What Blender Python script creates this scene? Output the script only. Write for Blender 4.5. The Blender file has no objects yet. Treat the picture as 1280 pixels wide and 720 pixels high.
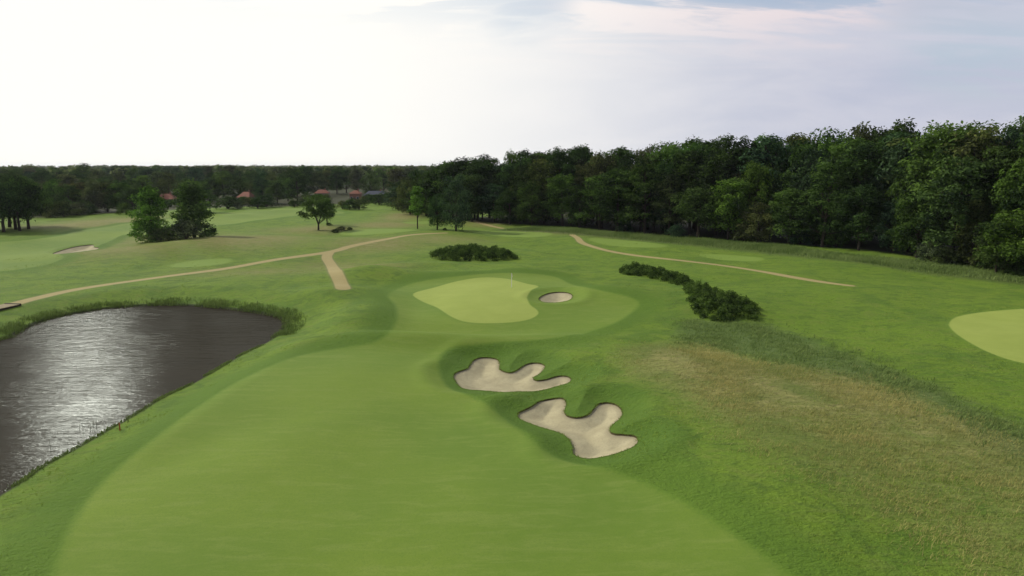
import bpy, math, random
import numpy as np
from mathutils import Vector

rng = np.random.default_rng(7)
random.seed(7)
SC = bpy.context.scene
COL = SC.collection
PI = math.pi

# ------------------------------------------------------------------ camera
F_PX, CX, CY, HORIZON, ZC = 900.0, 640.0, 360.0, 207.0, 20.0
HAZE = 0.00004
PITCH = math.atan((CY - HORIZON) / F_PX)
cam_d = bpy.data.cameras.new('camera')
cam = bpy.data.objects.new('camera', cam_d)
COL.objects.link(cam)
cam.location = (0, 0, ZC)
cam.rotation_euler = (PI / 2 - PITCH, 0, 0)
cam_d.sensor_width = 36.0
cam_d.lens = 36.0 * F_PX / 1280.0
cam_d.clip_end = 30000
cam_d.clip_start = 0.5
SC.camera = cam
cp, sp = math.cos(PITCH), math.sin(PITCH)


def unproject(px, py, z=0.0):
    """site survey: a point of the photograph to a place on the ground at height z"""
    u, v = (px - CX) / F_PX, (CY - py) / F_PX
    d = np.array([u, cp + v * sp, -sp + v * cp])
    t = (z - ZC) / d[2]
    return d[0] * t, d[1] * t


# ------------------------------------------------------------------ outlines
def zpts(ox, oy, s, pts):
    return [(ox + a / s, oy + b / s) for a, b in pts]


def smooth(pts, closed=True, k=5):
    P = np.array(pts, float)
    n = len(P)
    out = []
    for i in range(n if closed else n - 1):
        if closed:
            p0, p1, p2, p3 = P[(i - 1) % n], P[i], P[(i + 1) % n], P[(i + 2) % n]
        else:
            p0, p1, p2, p3 = P[max(i - 1, 0)], P[i], P[i + 1], P[min(i + 2, n - 1)]
        for j in range(k):
            t = j / k
            out.append(0.5 * ((2 * p1) + (p2 - p0) * t + (2 * p0 - 5 * p1 + 4 * p2 - p3) * t * t + (3 * p1 - p0 - 3 * p2 + p3) * t ** 3))
    if not closed:
        out.append(P[-1])
    return np.array(out)


def first_hit(px, py, zf, dz=0.0):
    x0, y0 = unproject(px, py, 4.0 + dz)
    x1, y1 = unproject(px, py, -2.5 + dz)
    t = np.linspace(0, 1, 160)
    X, Y = x0 + (x1 - x0) * t, y0 + (y1 - y0) * t
    g = (4.0 - 6.5 * t) - zf(X, Y)
    k = int(np.argmax(g < 0)) if (g < 0).any() else 159
    k = max(k, 1)
    f = g[k - 1] / (g[k - 1] - g[k] + 1e-12)
    tt = t[k - 1] + (t[k] - t[k - 1]) * min(max(f, 0), 1)
    return x0 + (x1 - x0) * tt, y0 + (y1 - y0) * tt


def ground_poly(pts, z=0.0, closed=True, k=5, zf=None):
    S = smooth(pts, closed, k)
    R = []
    for a, b in S:
        x, y = unproject(a, b, z)
        if zf is not None:
            x, y = first_hit(a, b, zf, z)
        R.append((x, y))
    return np.array(R)


def poly_sdf(X, Y, poly, margin=12.0):
    """signed distance to a closed outline, negative inside"""
    out = np.full(X.shape, margin)
    lo, hi = poly.min(0) - margin, poly.max(0) + margin
    idx = np.where((X > lo[0]) & (X < hi[0]) & (Y > lo[1]) & (Y < hi[1]))[0]
    if len(idx) == 0:
        return out
    A = poly
    B = np.roll(poly, -1, 0)
    for c in np.array_split(idx, max(1, len(idx) // 20000)):
        x, y = X[c][:, None], Y[c][:, None]
        ex, ey = (B - A)[:, 0], (B - A)[:, 1]
        wx, wy = x - A[:, 0], y - A[:, 1]
        t = np.clip((wx * ex + wy * ey) / (ex * ex + ey * ey + 1e-12), 0, 1)
        dd = np.sqrt(((wx - t * ex) ** 2 + (wy - t * ey) ** 2).min(1))
        cond = (A[:, 1] <= y) != (B[:, 1] <= y)
        xi = A[:, 0] + (y - A[:, 1]) * ex / np.where(np.abs(ey) < 1e-12, 1e-12, ey)
        ins = (np.sum(cond & (x < xi), 1) % 2) == 1
        out[c] = np.minimum(np.where(ins, -dd, dd), margin)
    return out


def line_dist(X, Y, line, margin=12.0):
    out = np.full(X.shape, margin)
    lo, hi = line.min(0) - margin, line.max(0) + margin
    idx = np.where((X > lo[0]) & (X < hi[0]) & (Y > lo[1]) & (Y < hi[1]))[0]
    if len(idx) == 0:
        return out
    A, B = line[:-1], line[1:]
    for c in np.array_split(idx, max(1, len(idx) // 20000)):
        x, y = X[c][:, None], Y[c][:, None]
        e = B - A
        wx, wy = x - A[:, 0], y - A[:, 1]
        t = np.clip((wx * e[:, 0] + wy * e[:, 1]) / ((e ** 2).sum(1) + 1e-12), 0, 1)
        out[c] = np.minimum(np.sqrt(((wx - t * e[:, 0]) ** 2 + (wy - t * e[:, 1]) ** 2).min(1)), margin)
    return out


def sstep(a, b, x):
    t = np.clip((x - a) / (b - a), 0, 1)
    return t * t * (3 - 2 * t)


# ------------------------------------------------------------------ terrain
WATER_Z = -1.3
# gentle mounds: pixel of the centre, height m, radii m (across, along), rotation deg
MOUNDS = [
    (590, 375, 0.75, 17, 24, 0), (560, 349, 1.0, 13, 4.0, 12), (650, 343, 0.8, 11, 3.5, -8),
    (455, 398, 1.3, 5.0, 10, 4), (425, 372, 1.5, 7, 7, 0), (472, 347, 1.4, 6.5, 4.5, 10),
    (446, 352, 0.6, 8, 6, 0), (520, 335, 0.9, 12, 6, 8),
    (480, 429, 0.75, 12, 3.4, 6), (590, 430, 0.7, 12, 2.8, 0), (700, 424, 0.55, 9, 3.0, -8),
    (560, 415, -0.55, 14, 4.5, 0), (680, 400, -0.35, 8, 6, 0), (520, 385, -0.35, 4, 10, 0),
    (760, 372, 0.8, 7, 6, 0), (790, 388, -0.3, 5, 6, 0), (620, 330, -0.5, 18, 5, 0), (600, 318, 0.7, 18, 8, 0),
    (700, 330, 0.7, 14, 7, 0), (880, 385, 0.9, 13, 9, -30), (820, 345, 0.5, 14, 8, 0),
    (250, 310, 1.2, 22, 16, 10), (330, 300, 0.9, 20, 14, 0), (150, 320, 0.8, 25, 12, 0), (60, 312, -0.6, 30, 15, 0),
    (480, 305, 1.0, 24, 16, 0), (330, 350, 0.8, 16, 10, 0), (420, 330, -0.5, 10, 10, 0),
    (760, 445, 0.9, 6, 5, 0), (830, 470, 0.6, 8, 6, 0), (850, 560, 0.5, 9, 7, 0), (1000, 480, 0.7, 12, 10, 0),
    (1150, 560, 0.5, 10, 9, 0), (960, 640, 0.5, 6, 8, 0), (1120, 440, 0.4, 14, 12, 0), (930, 345, 0.5, 20, 10, 0),
    (1240, 415, 0.55, 11, 12, 0), (1100, 370, 0.6, 22, 12, 0), (400, 540, 0.35, 9, 10, 0), (560, 640, 0.3, 8, 7, 0),
    (250, 560, -0.25, 4, 12, -35), (600, 560, 0.25, 7, 8, 0),
]
_M = []
for (a, b, h, rx, ry, r) in MOUNDS:
    x, y = unproject(a, b, 0)
    _M.append((x, y, h, rx, ry, math.radians(r)))
_W = [(rng.uniform(0, 2 * PI), rng.uniform(0, 2 * PI), rng.uniform(16, 60)) for _ in range(14)]


def base_h(X, Y):
    Z = np.zeros_like(X)
    for (mx, my, h, rx, ry, r) in _M:
        dx, dy = X - mx, Y - my
        c, s = math.cos(r), math.sin(r)
        q = ((dx * c + dy * s) / rx) ** 2 + ((-dx * s + dy * c) / ry) ** 2
        Z += 1.1 * h * np.exp(-q)
    D = np.hypot(X, Y)
    w = 0.075 * np.exp(-D / 900)
    for (th, ph, L) in _W:
        Z += w * np.sin((X * math.cos(th) + Y * math.sin(th)) * 2 * PI / L + ph) * (L / 30) ** 0.7
    return Z


POND_PX = [(0, 425), (25, 414), (54, 401), (83, 394), (125, 387), (167, 383), (208, 381.5), (250, 383), (292, 387), (333, 393), (355, 400),
           (358, 407), (347, 419), (325, 433), (300, 445), (268, 464), (235, 483), (201, 499), (160, 524), (130, 541), (97, 560), (55, 583),
           (18, 608), (-20, 632), (-90, 680), (-220, 720), (-380, 690), (-420, 560), (-260, 480), (-100, 440)]
POND = ground_poly(POND_PX, WATER_Z)

B1 = zpts(520, 420, 4, [(187, 205), (200, 180), (255, 160), (275, 130), (305, 110), (350, 105), (400, 112), (418, 130), (418, 160), (440, 175), (475, 180), (510, 165), (550, 140), (600, 132), (640, 142), (642, 160), (615, 190), (585, 208), (605, 220), (650, 215), (700, 200), (740, 197), (772, 207), (772, 225), (740, 245), (680, 262), (600, 277), (520, 283), (430, 280), (340, 272), (250, 265), (210, 245)])
B2 = zpts(520, 420, 4, [(507, 385), (530, 372), (580, 352), (630, 322), (690, 310), (735, 315), (752, 340), (742, 370), (755, 395), (800, 405), (850, 395), (885, 365), (905, 340), (950, 330), (1000, 340), (1030, 370), (1025, 405), (985, 440), (968, 465), (985, 485), (1040, 490), (1095, 497), (1110, 520), (1090, 550), (1020, 580), (940, 602), (860, 612), (805, 600), (783, 580), (780, 545), (755, 505), (710, 480), (640, 460), (560, 432), (515, 410)])
B3 = zpts(440, 300, 3.2, [(747, 232), (775, 215), (820, 207), (865, 210), (883, 222), (875, 237), (840, 247), (790, 250), (757, 245)])
B4 = zpts(0, 180, 4, [(265, 546), (310, 530), (370, 514), (430, 505), (468, 504), (470, 514), (492, 517), (490, 524), (450, 534), (400, 540), (340, 549), (285, 552)])
BUNK_PX = [B1, B2, B3, B4]
BUNK_DEPTH = [0.95, 1.0, 0.8, 0.8]
BUNK_HOLLOW = [(2.8, 0.45), (2.6, 0.5), (2.2, 0.25), (1.5, 0.1)]      # width of the grassy hollow, rim drop
BUNK = [ground_poly(p, -BUNK_HOLLOW[i][1], True, 4, base_h) for i, p in enumerate(BUNK_PX)]


def terrain(X, Y):
    Z = base_h(X, Y)
    for i, P in enumerate(BUNK):
        d = poly_sdf(X, Y, P, 12.0)
        w, rim = BUNK_HOLLOW[i]
        Z -= rim * (1 - sstep(0.0, w, d)) + (BUNK_DEPTH[i] - rim) * (1 - sstep(-2.2, 0.3, d))
        Z += 0.12 * np.exp(-((d - w * 1.15) / 0.9) ** 2)
    d = poly_sdf(X, Y, POND, 12.0)
    k = sstep(0.3, 8.5, d)
    bank = WATER_Z + np.where(d > 0, 0.28 * (1 - np.exp(-np.maximum(d, 0) / 0.35)), np.maximum(d * 0.5, -1.6))
    Z = np.where(d < 12, bank * (1 - k) + Z * k, Z)
    return Z


def tz(x, y):
    return float(terrain(np.array([float(x)]), np.array([float(y)]))[0])


def at(px, py):
    """place on the terrain seen at a pixel of the photograph"""
    x, y = unproject(px, py, 0)
    for _ in range(6):
        x, y = unproject(px, py, tz(x, y))
    return x, y, tz(x, y)


FAIR_A = ground_poly([(20, 860), (68, 720), (88, 662), (125, 607), (180, 557), (240, 512), (300, 474), (360, 449), (410, 438), (448, 432), (472, 426), (487, 416), (495, 403), (497, 392), (494, 380), (486, 368), (520, 353), (580, 344.5), (640, 341), (690, 345), (716, 356), (755, 364), (785, 371), (798, 379), (790, 390), (765, 405), (720, 418), (650, 427), (600, 430), (565, 436), (550, 447), (549, 462), (561, 482), (590, 498), (620, 514), (648, 538), (680, 563), (720, 579), (780, 595), (840, 622), (900, 658), (985, 720), (1150, 860)], 0, True, 4, base_h)
FAIR_B = ground_poly([(-160, 352), (0, 340), (20, 338), (50, 332.5), (70, 328), (79, 324), (74, 319.5), (84, 313), (112, 308.5), (126, 304.5), (136, 300), (150, 294), (165, 292), (200, 287), (260, 283.5), (320, 276), (370, 270), (420, 268), (430, 265.5), (400, 262), (340, 260), (300, 263), (265, 268), (210, 273), (165, 279), (140, 283), (112, 287), (92, 290), (75, 295), (45, 300), (0, 303), (-160, 306)], 0, True, 3)
GREEN_A = ground_poly(zpts(440, 300, 3.2, [(245, 215), (330, 190), (420, 165), (520, 150), (620, 155), (700, 175), (745, 185), (716, 205), (700, 230), (711, 258), (738, 278), (745, 295), (715, 315), (650, 328), (550, 333), (460, 328), (400, 308), (340, 270), (280, 245)]), 0, True, 4, base_h)
GREEN_B = ground_poly([(1187, 403), (1200, 395), (1240, 389), (1300, 386), (1380, 392), (1440, 420), (1420, 450), (1340, 463), (1280, 454), (1240, 442), (1207, 425), (1190, 412)], 0, True, 4, base_h)
TEES_PX = [
    [(738, 297.5), (790, 301), (833, 306.5), (822, 309.5), (775, 308), (745, 303)],
    [(876, 317.5), (915, 319), (952, 322.5), (945, 326.5), (905, 325), (880, 321)],
    [(212, 331), (250, 325), (288, 323.5), (284, 328.5), (250, 333), (218, 334)],
    [(424, 291), (452, 286.8), (494, 286.2), (520, 288), (470, 292.5), (436, 294)],
    [(592, 289.8), (640, 289.3), (690, 291.5), (672, 296), (625, 295)],
    [(505, 277.6), (545, 276.4), (566, 277.6), (545, 279.4), (515, 279.8)],
]
TEES = [ground_poly(p, 0, True, 3, base_h) for p in TEES_PX]
PATHS_PX = [
    [(-70, 401), (-30, 392), (0, 384.3), (40, 374), (100, 361), (200, 346.5), (280, 336), (345, 324.5), (412, 315), (440, 307.5), (480, 299.5), (515, 293.5), (556, 291.2)],
    [(412, 315), (408.5, 322), (414.5, 332), (421, 343), (429, 360)],
    [(715, 293.5), (722, 297.5), (727, 303), (740, 308), (765, 314.5), (800, 320), (850, 325.5), (900, 331.5), (950, 339), (1000, 348), (1035, 353.5), (1062, 357)],
    [(590, 275.5), (602, 279), (614, 282.5), (628, 285.5)],
]
PATHS = [ground_poly(p, 0, False, 6, base_h) for p in PATHS_PX]
PATH_W = [1.12, 1.15, 0.9, 0.9]

TAN = ground_poly([(775, 445), (800, 432), (850, 428), (900, 432), (955, 448), (1040, 458), (1120, 478), (1200, 512), (1290, 548), (1420, 610), (1440, 800), (1230, 740), (1110, 660), (1000, 600), (930, 560), (870, 520), (830, 490), (790, 470)], 0, True, 4, base_h)
TALLG = ground_poly([(838, 425), (850, 400), (905, 398), (960, 402), (1010, 420), (1100, 452), (1180, 482), (1260, 520), (1400, 590), (1420, 640), (1250, 565), (1130, 495), (1010, 462), (930, 446), (880, 433)], 0, True, 4, base_h)
FB = np.array([(574, 274), (600, 277.5), (640, 281), (700, 283.5), (730, 286), (770, 289), (800, 291.5), (866, 296.5), (945, 302), (1000, 305.5), (1060, 311), (1110, 316), (1190, 329), (1240, 338), (1300, 350), (1400, 370)], float)
FB_G = np.array([unproject(a, b, 0) for a, b in FB])
EDGE_PX = [(640, 287), (700, 289), (760, 294), (830, 301), (900, 307), (960, 313), (1030, 321), (1100, 329), (1180, 340), (1290, 353), (1450, 370)]
EDGE = ground_poly(EDGE_PX, 0, False, 5, base_h)

# blotches of dry grass: pixel, radius in pixels (x, y), strength
DRY = [(140, 316, 120, 10, .5), (300, 306, 90, 10, .65), (210, 300, 90, 8, .5), (470, 308, 60, 9, .55), (420, 330, 60, 9, .35), (550, 301, 60, 7, .45),
       (330, 340, 100, 8, .35), (450, 337, 60, 4, .5), (480, 281, 40, 4, .7), (505, 270, 25, 6, .75), (395, 287, 60, 5, .55),
       (90, 282, 60, 5, .7), (150, 276, 60, 5, .7), (720, 290, 60, 3, .7), (800, 293, 60, 3.5, .5), (40, 330, 60, 5, .3), (610, 278, 30, 4, .6)]

# ------------------------------------------------------------------ ground sheet
th_d = np.linspace(-math.radians(47), math.radians(47), 640)
th_c = np.linspace(math.radians(47), 2 * PI - math.radians(47), 44)[1:-1]
TH = np.concatenate([th_d, th_c])
R1 = np.geomspace(2.0, 27, 14)[:-1]
R2 = np.geomspace(27, 340, 520)[:-1]
R3 = np.geomspace(340, 900, 70)[:-1]
R4 = np.geomspace(900, 8000, 30)
RR = np.concatenate([R1, R2, R3, R4])
nT, nR = len(TH), len(RR)
TT, RG = np.meshgrid(TH, RR)
GX = np.concatenate([[0.0], (np.sin(TT) * RG).ravel()])
GY = np.concatenate([[0.0], (np.cos(TT) * RG).ravel()])
GZ = terrain(GX, GY)
i0 = np.arange(nT)
i1 = (i0 + 1) % nT
tris = [np.stack([np.zeros(nT, int), 1 + i1, 1 + i0], 1)]
for r in range(nR - 1):
    a, b = 1 + r * nT + i0, 1 + r * nT + i1
    c, d = a + nT, b + nT
    tris.append(np.stack([a, b, d], 1))
    tris.append(np.stack([a, d, c], 1))
TRI = np.concatenate(tris).astype(np.int64)
P = np.stack([GX, GY, GZ], 1)


def tri_normals(P, T):
    n = np.cross(P[T[:, 1]] - P[T[:, 0]], P[T[:, 2]] - P[T[:, 0]])
    N = np.zeros_like(P)
    for k in range(3):
        np.add.at(N, T[:, k], n)
    return N / np.maximum(np.linalg.norm(N, axis=1, keepdims=True), 1e-12)


nn = np.cross(P[TRI[1000, 1]] - P[TRI[1000, 0]], P[TRI[1000, 2]] - P[TRI[1000, 0]])
if nn[2] < 0:
    TRI = TRI[:, [0, 2, 1]]
NRM = tri_normals(P, TRI)

sd_b = [poly_sdf(GX, GY, p) for p in BUNK]
sd_p = [line_dist(GX, GY, p) - w for p, w in zip(PATHS, PATH_W)]
sd_t = [poly_sdf(GX, GY, p) for p in TEES]
sd_g = [poly_sdf(GX, GY, p) for p in (GREEN_A, GREEN_B)]
sd_f = [poly_sdf(GX, GY, p) for p in (FAIR_A, FAIR_B)]
tan = np.clip(sstep(6.0, -5.0, poly_sdf(GX, GY, TAN)), 0, 1) * (.62 + .38 * sstep(46, 66, np.hypot(GX, GY)))
tall = .8 * np.clip(sstep(4.0, -4.0, poly_sdf(GX, GY, TALLG)), 0, 1)
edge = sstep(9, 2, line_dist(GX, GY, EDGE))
dry = np.zeros_like(GX)
for (a, b, ra, rb, s) in DRY:
    x, y = unproject(a, b, 0)
    xr, _ = unproject(a + ra, b, 0)
    _, yt = unproject(a, b - min(rb, (b - HORIZON) * .5), 0)
    _, yb = unproject(a, b + rb, 0)
    ry = max((yt - yb) / 2, 3)
    dry = np.maximum(dry, s * np.exp(-(((GX - x) / (xr - x)) ** 2 + ((GY - y) / ry) ** 2)))
pond_d = poly_sdf(GX, GY, POND)
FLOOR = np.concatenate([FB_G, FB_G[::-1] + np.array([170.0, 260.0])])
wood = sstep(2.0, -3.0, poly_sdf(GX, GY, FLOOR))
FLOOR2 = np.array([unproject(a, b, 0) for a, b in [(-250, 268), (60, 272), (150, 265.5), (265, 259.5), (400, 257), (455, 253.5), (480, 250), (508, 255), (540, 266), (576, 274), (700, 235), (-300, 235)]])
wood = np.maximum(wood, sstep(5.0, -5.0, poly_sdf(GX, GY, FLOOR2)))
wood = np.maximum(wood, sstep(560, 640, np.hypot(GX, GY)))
ATTR = ['d_fair', 'd_green', 'd_tee', 'd_path', 'd_bunk', 'd_pond', 'tan', 'tall', 'edge', 'dry', 'wood']
cols = [np.minimum.reduce(sd_f), np.minimum.reduce(sd_g), np.minimum.reduce(sd_t), np.minimum.reduce(sd_p), np.minimum.reduce(sd_b), pond_d, tan, tall, edge, dry, wood]
ZONE_SD = sd_b + sd_p + sd_g + sd_t + sd_f
nB, nP, nG, nTe = len(sd_b), len(sd_p), len(sd_g), len(sd_t)
# one table: position, normal, shading attributes, zone distances
TAB = np.concatenate([P, NRM, np.stack(cols, 1), np.stack(ZONE_SD, 1)], 1)
OFF_A = 6
OFF_Z = 6 + len(ATTR)


def split(T, zi):
    """cut triangles T along the outline of zone zi -> (inside, outside)"""
    global TAB
    s = TAB[:, OFF_Z + zi]
    neg = s[T] < 0
    n = neg.sum(1)
    inn, out, mix = T[n == 3], T[n == 0], T[(n > 0) & (n < 3)]
    if len(mix) == 0:
        return inn, out
    mn = s[mix] < 0
    lone_in = mn.sum(1) == 1
    lone = np.where(lone_in, mn.argmax(1), (~mn).argmax(1))
    r = np.arange(len(mix))
    a, b, c = mix[r, lone], mix[r, (lone + 1) % 3], mix[r, (lone + 2) % 3]
    E = np.concatenate([np.stack([a, b], 1), np.stack([a, c], 1)])
    Es = np.sort(E, 1)
    U, inv = np.unique(Es, axis=0, return_inverse=True)
    inv = inv.reshape(-1)
    s0, s1 = s[U[:, 0]], s[U[:, 1]]
    t = np.clip(s0 / (s0 - s1), 0.001, 0.999)[:, None]
    new = TAB[U[:, 0]] * (1 - t) + TAB[U[:, 1]] * t
    new[:, OFF_Z + zi] = 0.0
    base = len(TAB)
    TAB = np.concatenate([TAB, new])
    ab, ac = base + inv[:len(mix)], base + inv[len(mix):]
    tip = np.stack([a, ab, ac], 1)
    q = np.concatenate([np.stack([ab, b, c], 1), np.stack([ab, c, ac], 1)])
    li2 = np.concatenate([lone_in, lone_in])
    inn = np.concatenate([inn, tip[lone_in], q[~li2]])
    out = np.concatenate([out, tip[~lone_in], q[li2]])
    return inn, out


def mesh_from(name, V, Fl, nside, attrs=None, normals=None, smooth_shade=True):
    me = bpy.data.meshes.new(name)
    nf = len(Fl)
    me.vertices.add(len(V))
    me.vertices.foreach_set('co', np.ascontiguousarray(V, dtype=np.float32).ravel())
    me.loops.add(nf * nside)
    me.loops.foreach_set('vertex_index', np.ascontiguousarray(Fl, dtype=np.int32).ravel())
    me.polygons.add(nf)
    me.polygons.foreach_set('loop_start', np.arange(0, nf * nside, nside, dtype=np.int32))
    me.polygons.foreach_set('use_smooth', np.full(nf, smooth_shade))
    me.update(calc_edges=True)
    if attrs:
        for k, v in attrs.items():
            at_ = me.attributes.new(k, 'FLOAT', 'POINT')
            at_.data.foreach_set('value', np.ascontiguousarray(v, dtype=np.float32))
    if normals is not None:
        me.normals_split_custom_set_from_vertices(np.ascontiguousarray(normals, dtype=np.float32))
    return me


def link(name, me, mat, parent=None, loc=None):
    o = bpy.data.objects.new(name, me)
    if mat is not None and me is not None and len(me.materials) == 0:
        me.materials.append(mat)
    COL.objects.link(o)
    if parent is not None:
        o.parent = parent
    if loc is not None:
        o.location = loc
    return o


def tag(o, label=None, cat=None, group=None, kind=None):
    if label:
        o['label'] = label
    if cat:
        o['category'] = cat
    if group:
        o['group'] = group
    if kind:
        o['kind'] = kind
    return o


def empty(name, loc, rz=0.0, sc=None):
    o = bpy.data.objects.new(name, None)
    o.empty_display_size = 0.5
    o.location = loc
    o.rotation_euler = (0, 0, rz)
    if sc is not None:
        o.scale = sc
    COL.objects.link(o)
    return o


def sheet(name, T, mat, dz=0.0):
    used, inv = np.unique(T, return_inverse=True)
    t = TAB[used]
    V = t[:, :3].copy()
    V[:, 2] += dz
    attrs = {k: t[:, OFF_A + i] for i, k in enumerate(ATTR)}
    me = mesh_from(name, V, inv.reshape(-1, 3), 3, attrs, t[:, 3:6] / np.linalg.norm(t[:, 3:6], axis=1, keepdims=True))
    return me


# ------------------------------------------------------------------ materials
class NT:
    def __init__(self, tree):
        self.t = tree
        self.n = tree.nodes
        self.l = tree.links

    def node(self, typ, **kw):
        n = self.n.new(typ)
        for k, v in kw.items():
            setattr(n, k, v)
        return n

    def put(self, sock, val):
        if isinstance(val, bpy.types.NodeSocket):
            self.l.new(val, sock)
        elif val is not None:
            sock.default_value = val

    def attr(self, name):
        return self.node('ShaderNodeAttribute', attribute_name=name).outputs['Fac']

    def math(self, op, a, b=None, c=None, clamp=False):
        n = self.node('ShaderNodeMath', operation=op, use_clamp=clamp)
        self.put(n.inputs[0], a)
        if b is not None:
            self.put(n.inputs[1], b)
        if c is not None:
            self.put(n.inputs[2], c)
        return n.outputs[0]

    def noise(self, vec, scale, detail=3.0, rough=0.55, dist=0.0):
        n = self.node('ShaderNodeTexNoise')
        self.put(n.inputs['Vector'], vec)
        self.put(n.inputs['Scale'], scale)
        n.inputs['Detail'].default_value = detail
        n.inputs['Roughness'].default_value = rough
        n.inputs['Distortion'].default_value = dist
        return n.outputs['Fac']

    def rng(self, v, a, b, c=0.0, d=1.0, smooth=True):
        n = self.node('ShaderNodeMapRange', interpolation_type='SMOOTHSTEP' if smooth else 'LINEAR')
        self.put(n.inputs['Value'], v)
        for s, x in zip(('From Min', 'From Max', 'To Min', 'To Max'), (a, b, c, d)):
            self.put(n.inputs[s], x)
        return n.outputs['Result']

    def mix(self, f, a, b, mode='MIX'):
        n = self.node('ShaderNodeMix', data_type='RGBA', blend_type=mode)
        self.put(n.inputs[0], f)
        for s, x in ((n.inputs[6], a), (n.inputs[7], b)):
            if isinstance(x, tuple):
                x = (x[0], x[1], x[2], 1.0)
            self.put(s, x)
        return n.outputs[2]

    def mapping(self, vec, scale=(1, 1, 1), rot=(0, 0, 0)):
        n = self.node('ShaderNodeMapping')
        self.put(n.inputs['Vector'], vec)
        n.inputs['Scale'].default_value = scale
        n.inputs['Rotation'].default_value = rot
        return n.outputs[0]

    def bump(self, h, strength, dist, normal=None):
        n = self.node('ShaderNodeBump')
        self.put(n.inputs['Strength'], strength)
        n.inputs['Distance'].default_value = dist
        self.put(n.inputs['Height'], h)
        if normal is not None:
            self.put(n.inputs['Normal'], normal)
        return n.outputs[0]


def material(name):
    m = bpy.data.materials.new(name)
    m.use_nodes = True
    m.node_tree.nodes.clear()
    T = NT(m.node_tree)
    out = T.node('ShaderNodeOutputMaterial')
    return m, T, out


def simple(name, col, rough=0.8, var=0.15, scale=3.0, metallic=0.0, spec=0.3):
    m, T, out = material(name)
    pos = T.node('ShaderNodeTexCoord').outputs['Object']
    n = T.noise(pos, scale, 4)
    c = T.mix(n, tuple(x * (1 - var) for x in col), tuple(x * (1 + var) for x in col))
    b = T.node('ShaderNodeBsdfPrincipled')
    T.put(b.inputs['Base Color'], c)
    b.inputs['Roughness'].default_value = rough
    b.inputs['Metallic'].default_value = metallic
    b.inputs['Specular IOR Level'].default_value = spec
    T.l.new(b.outputs[0], out.inputs['Surface'])
    return m


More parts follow.
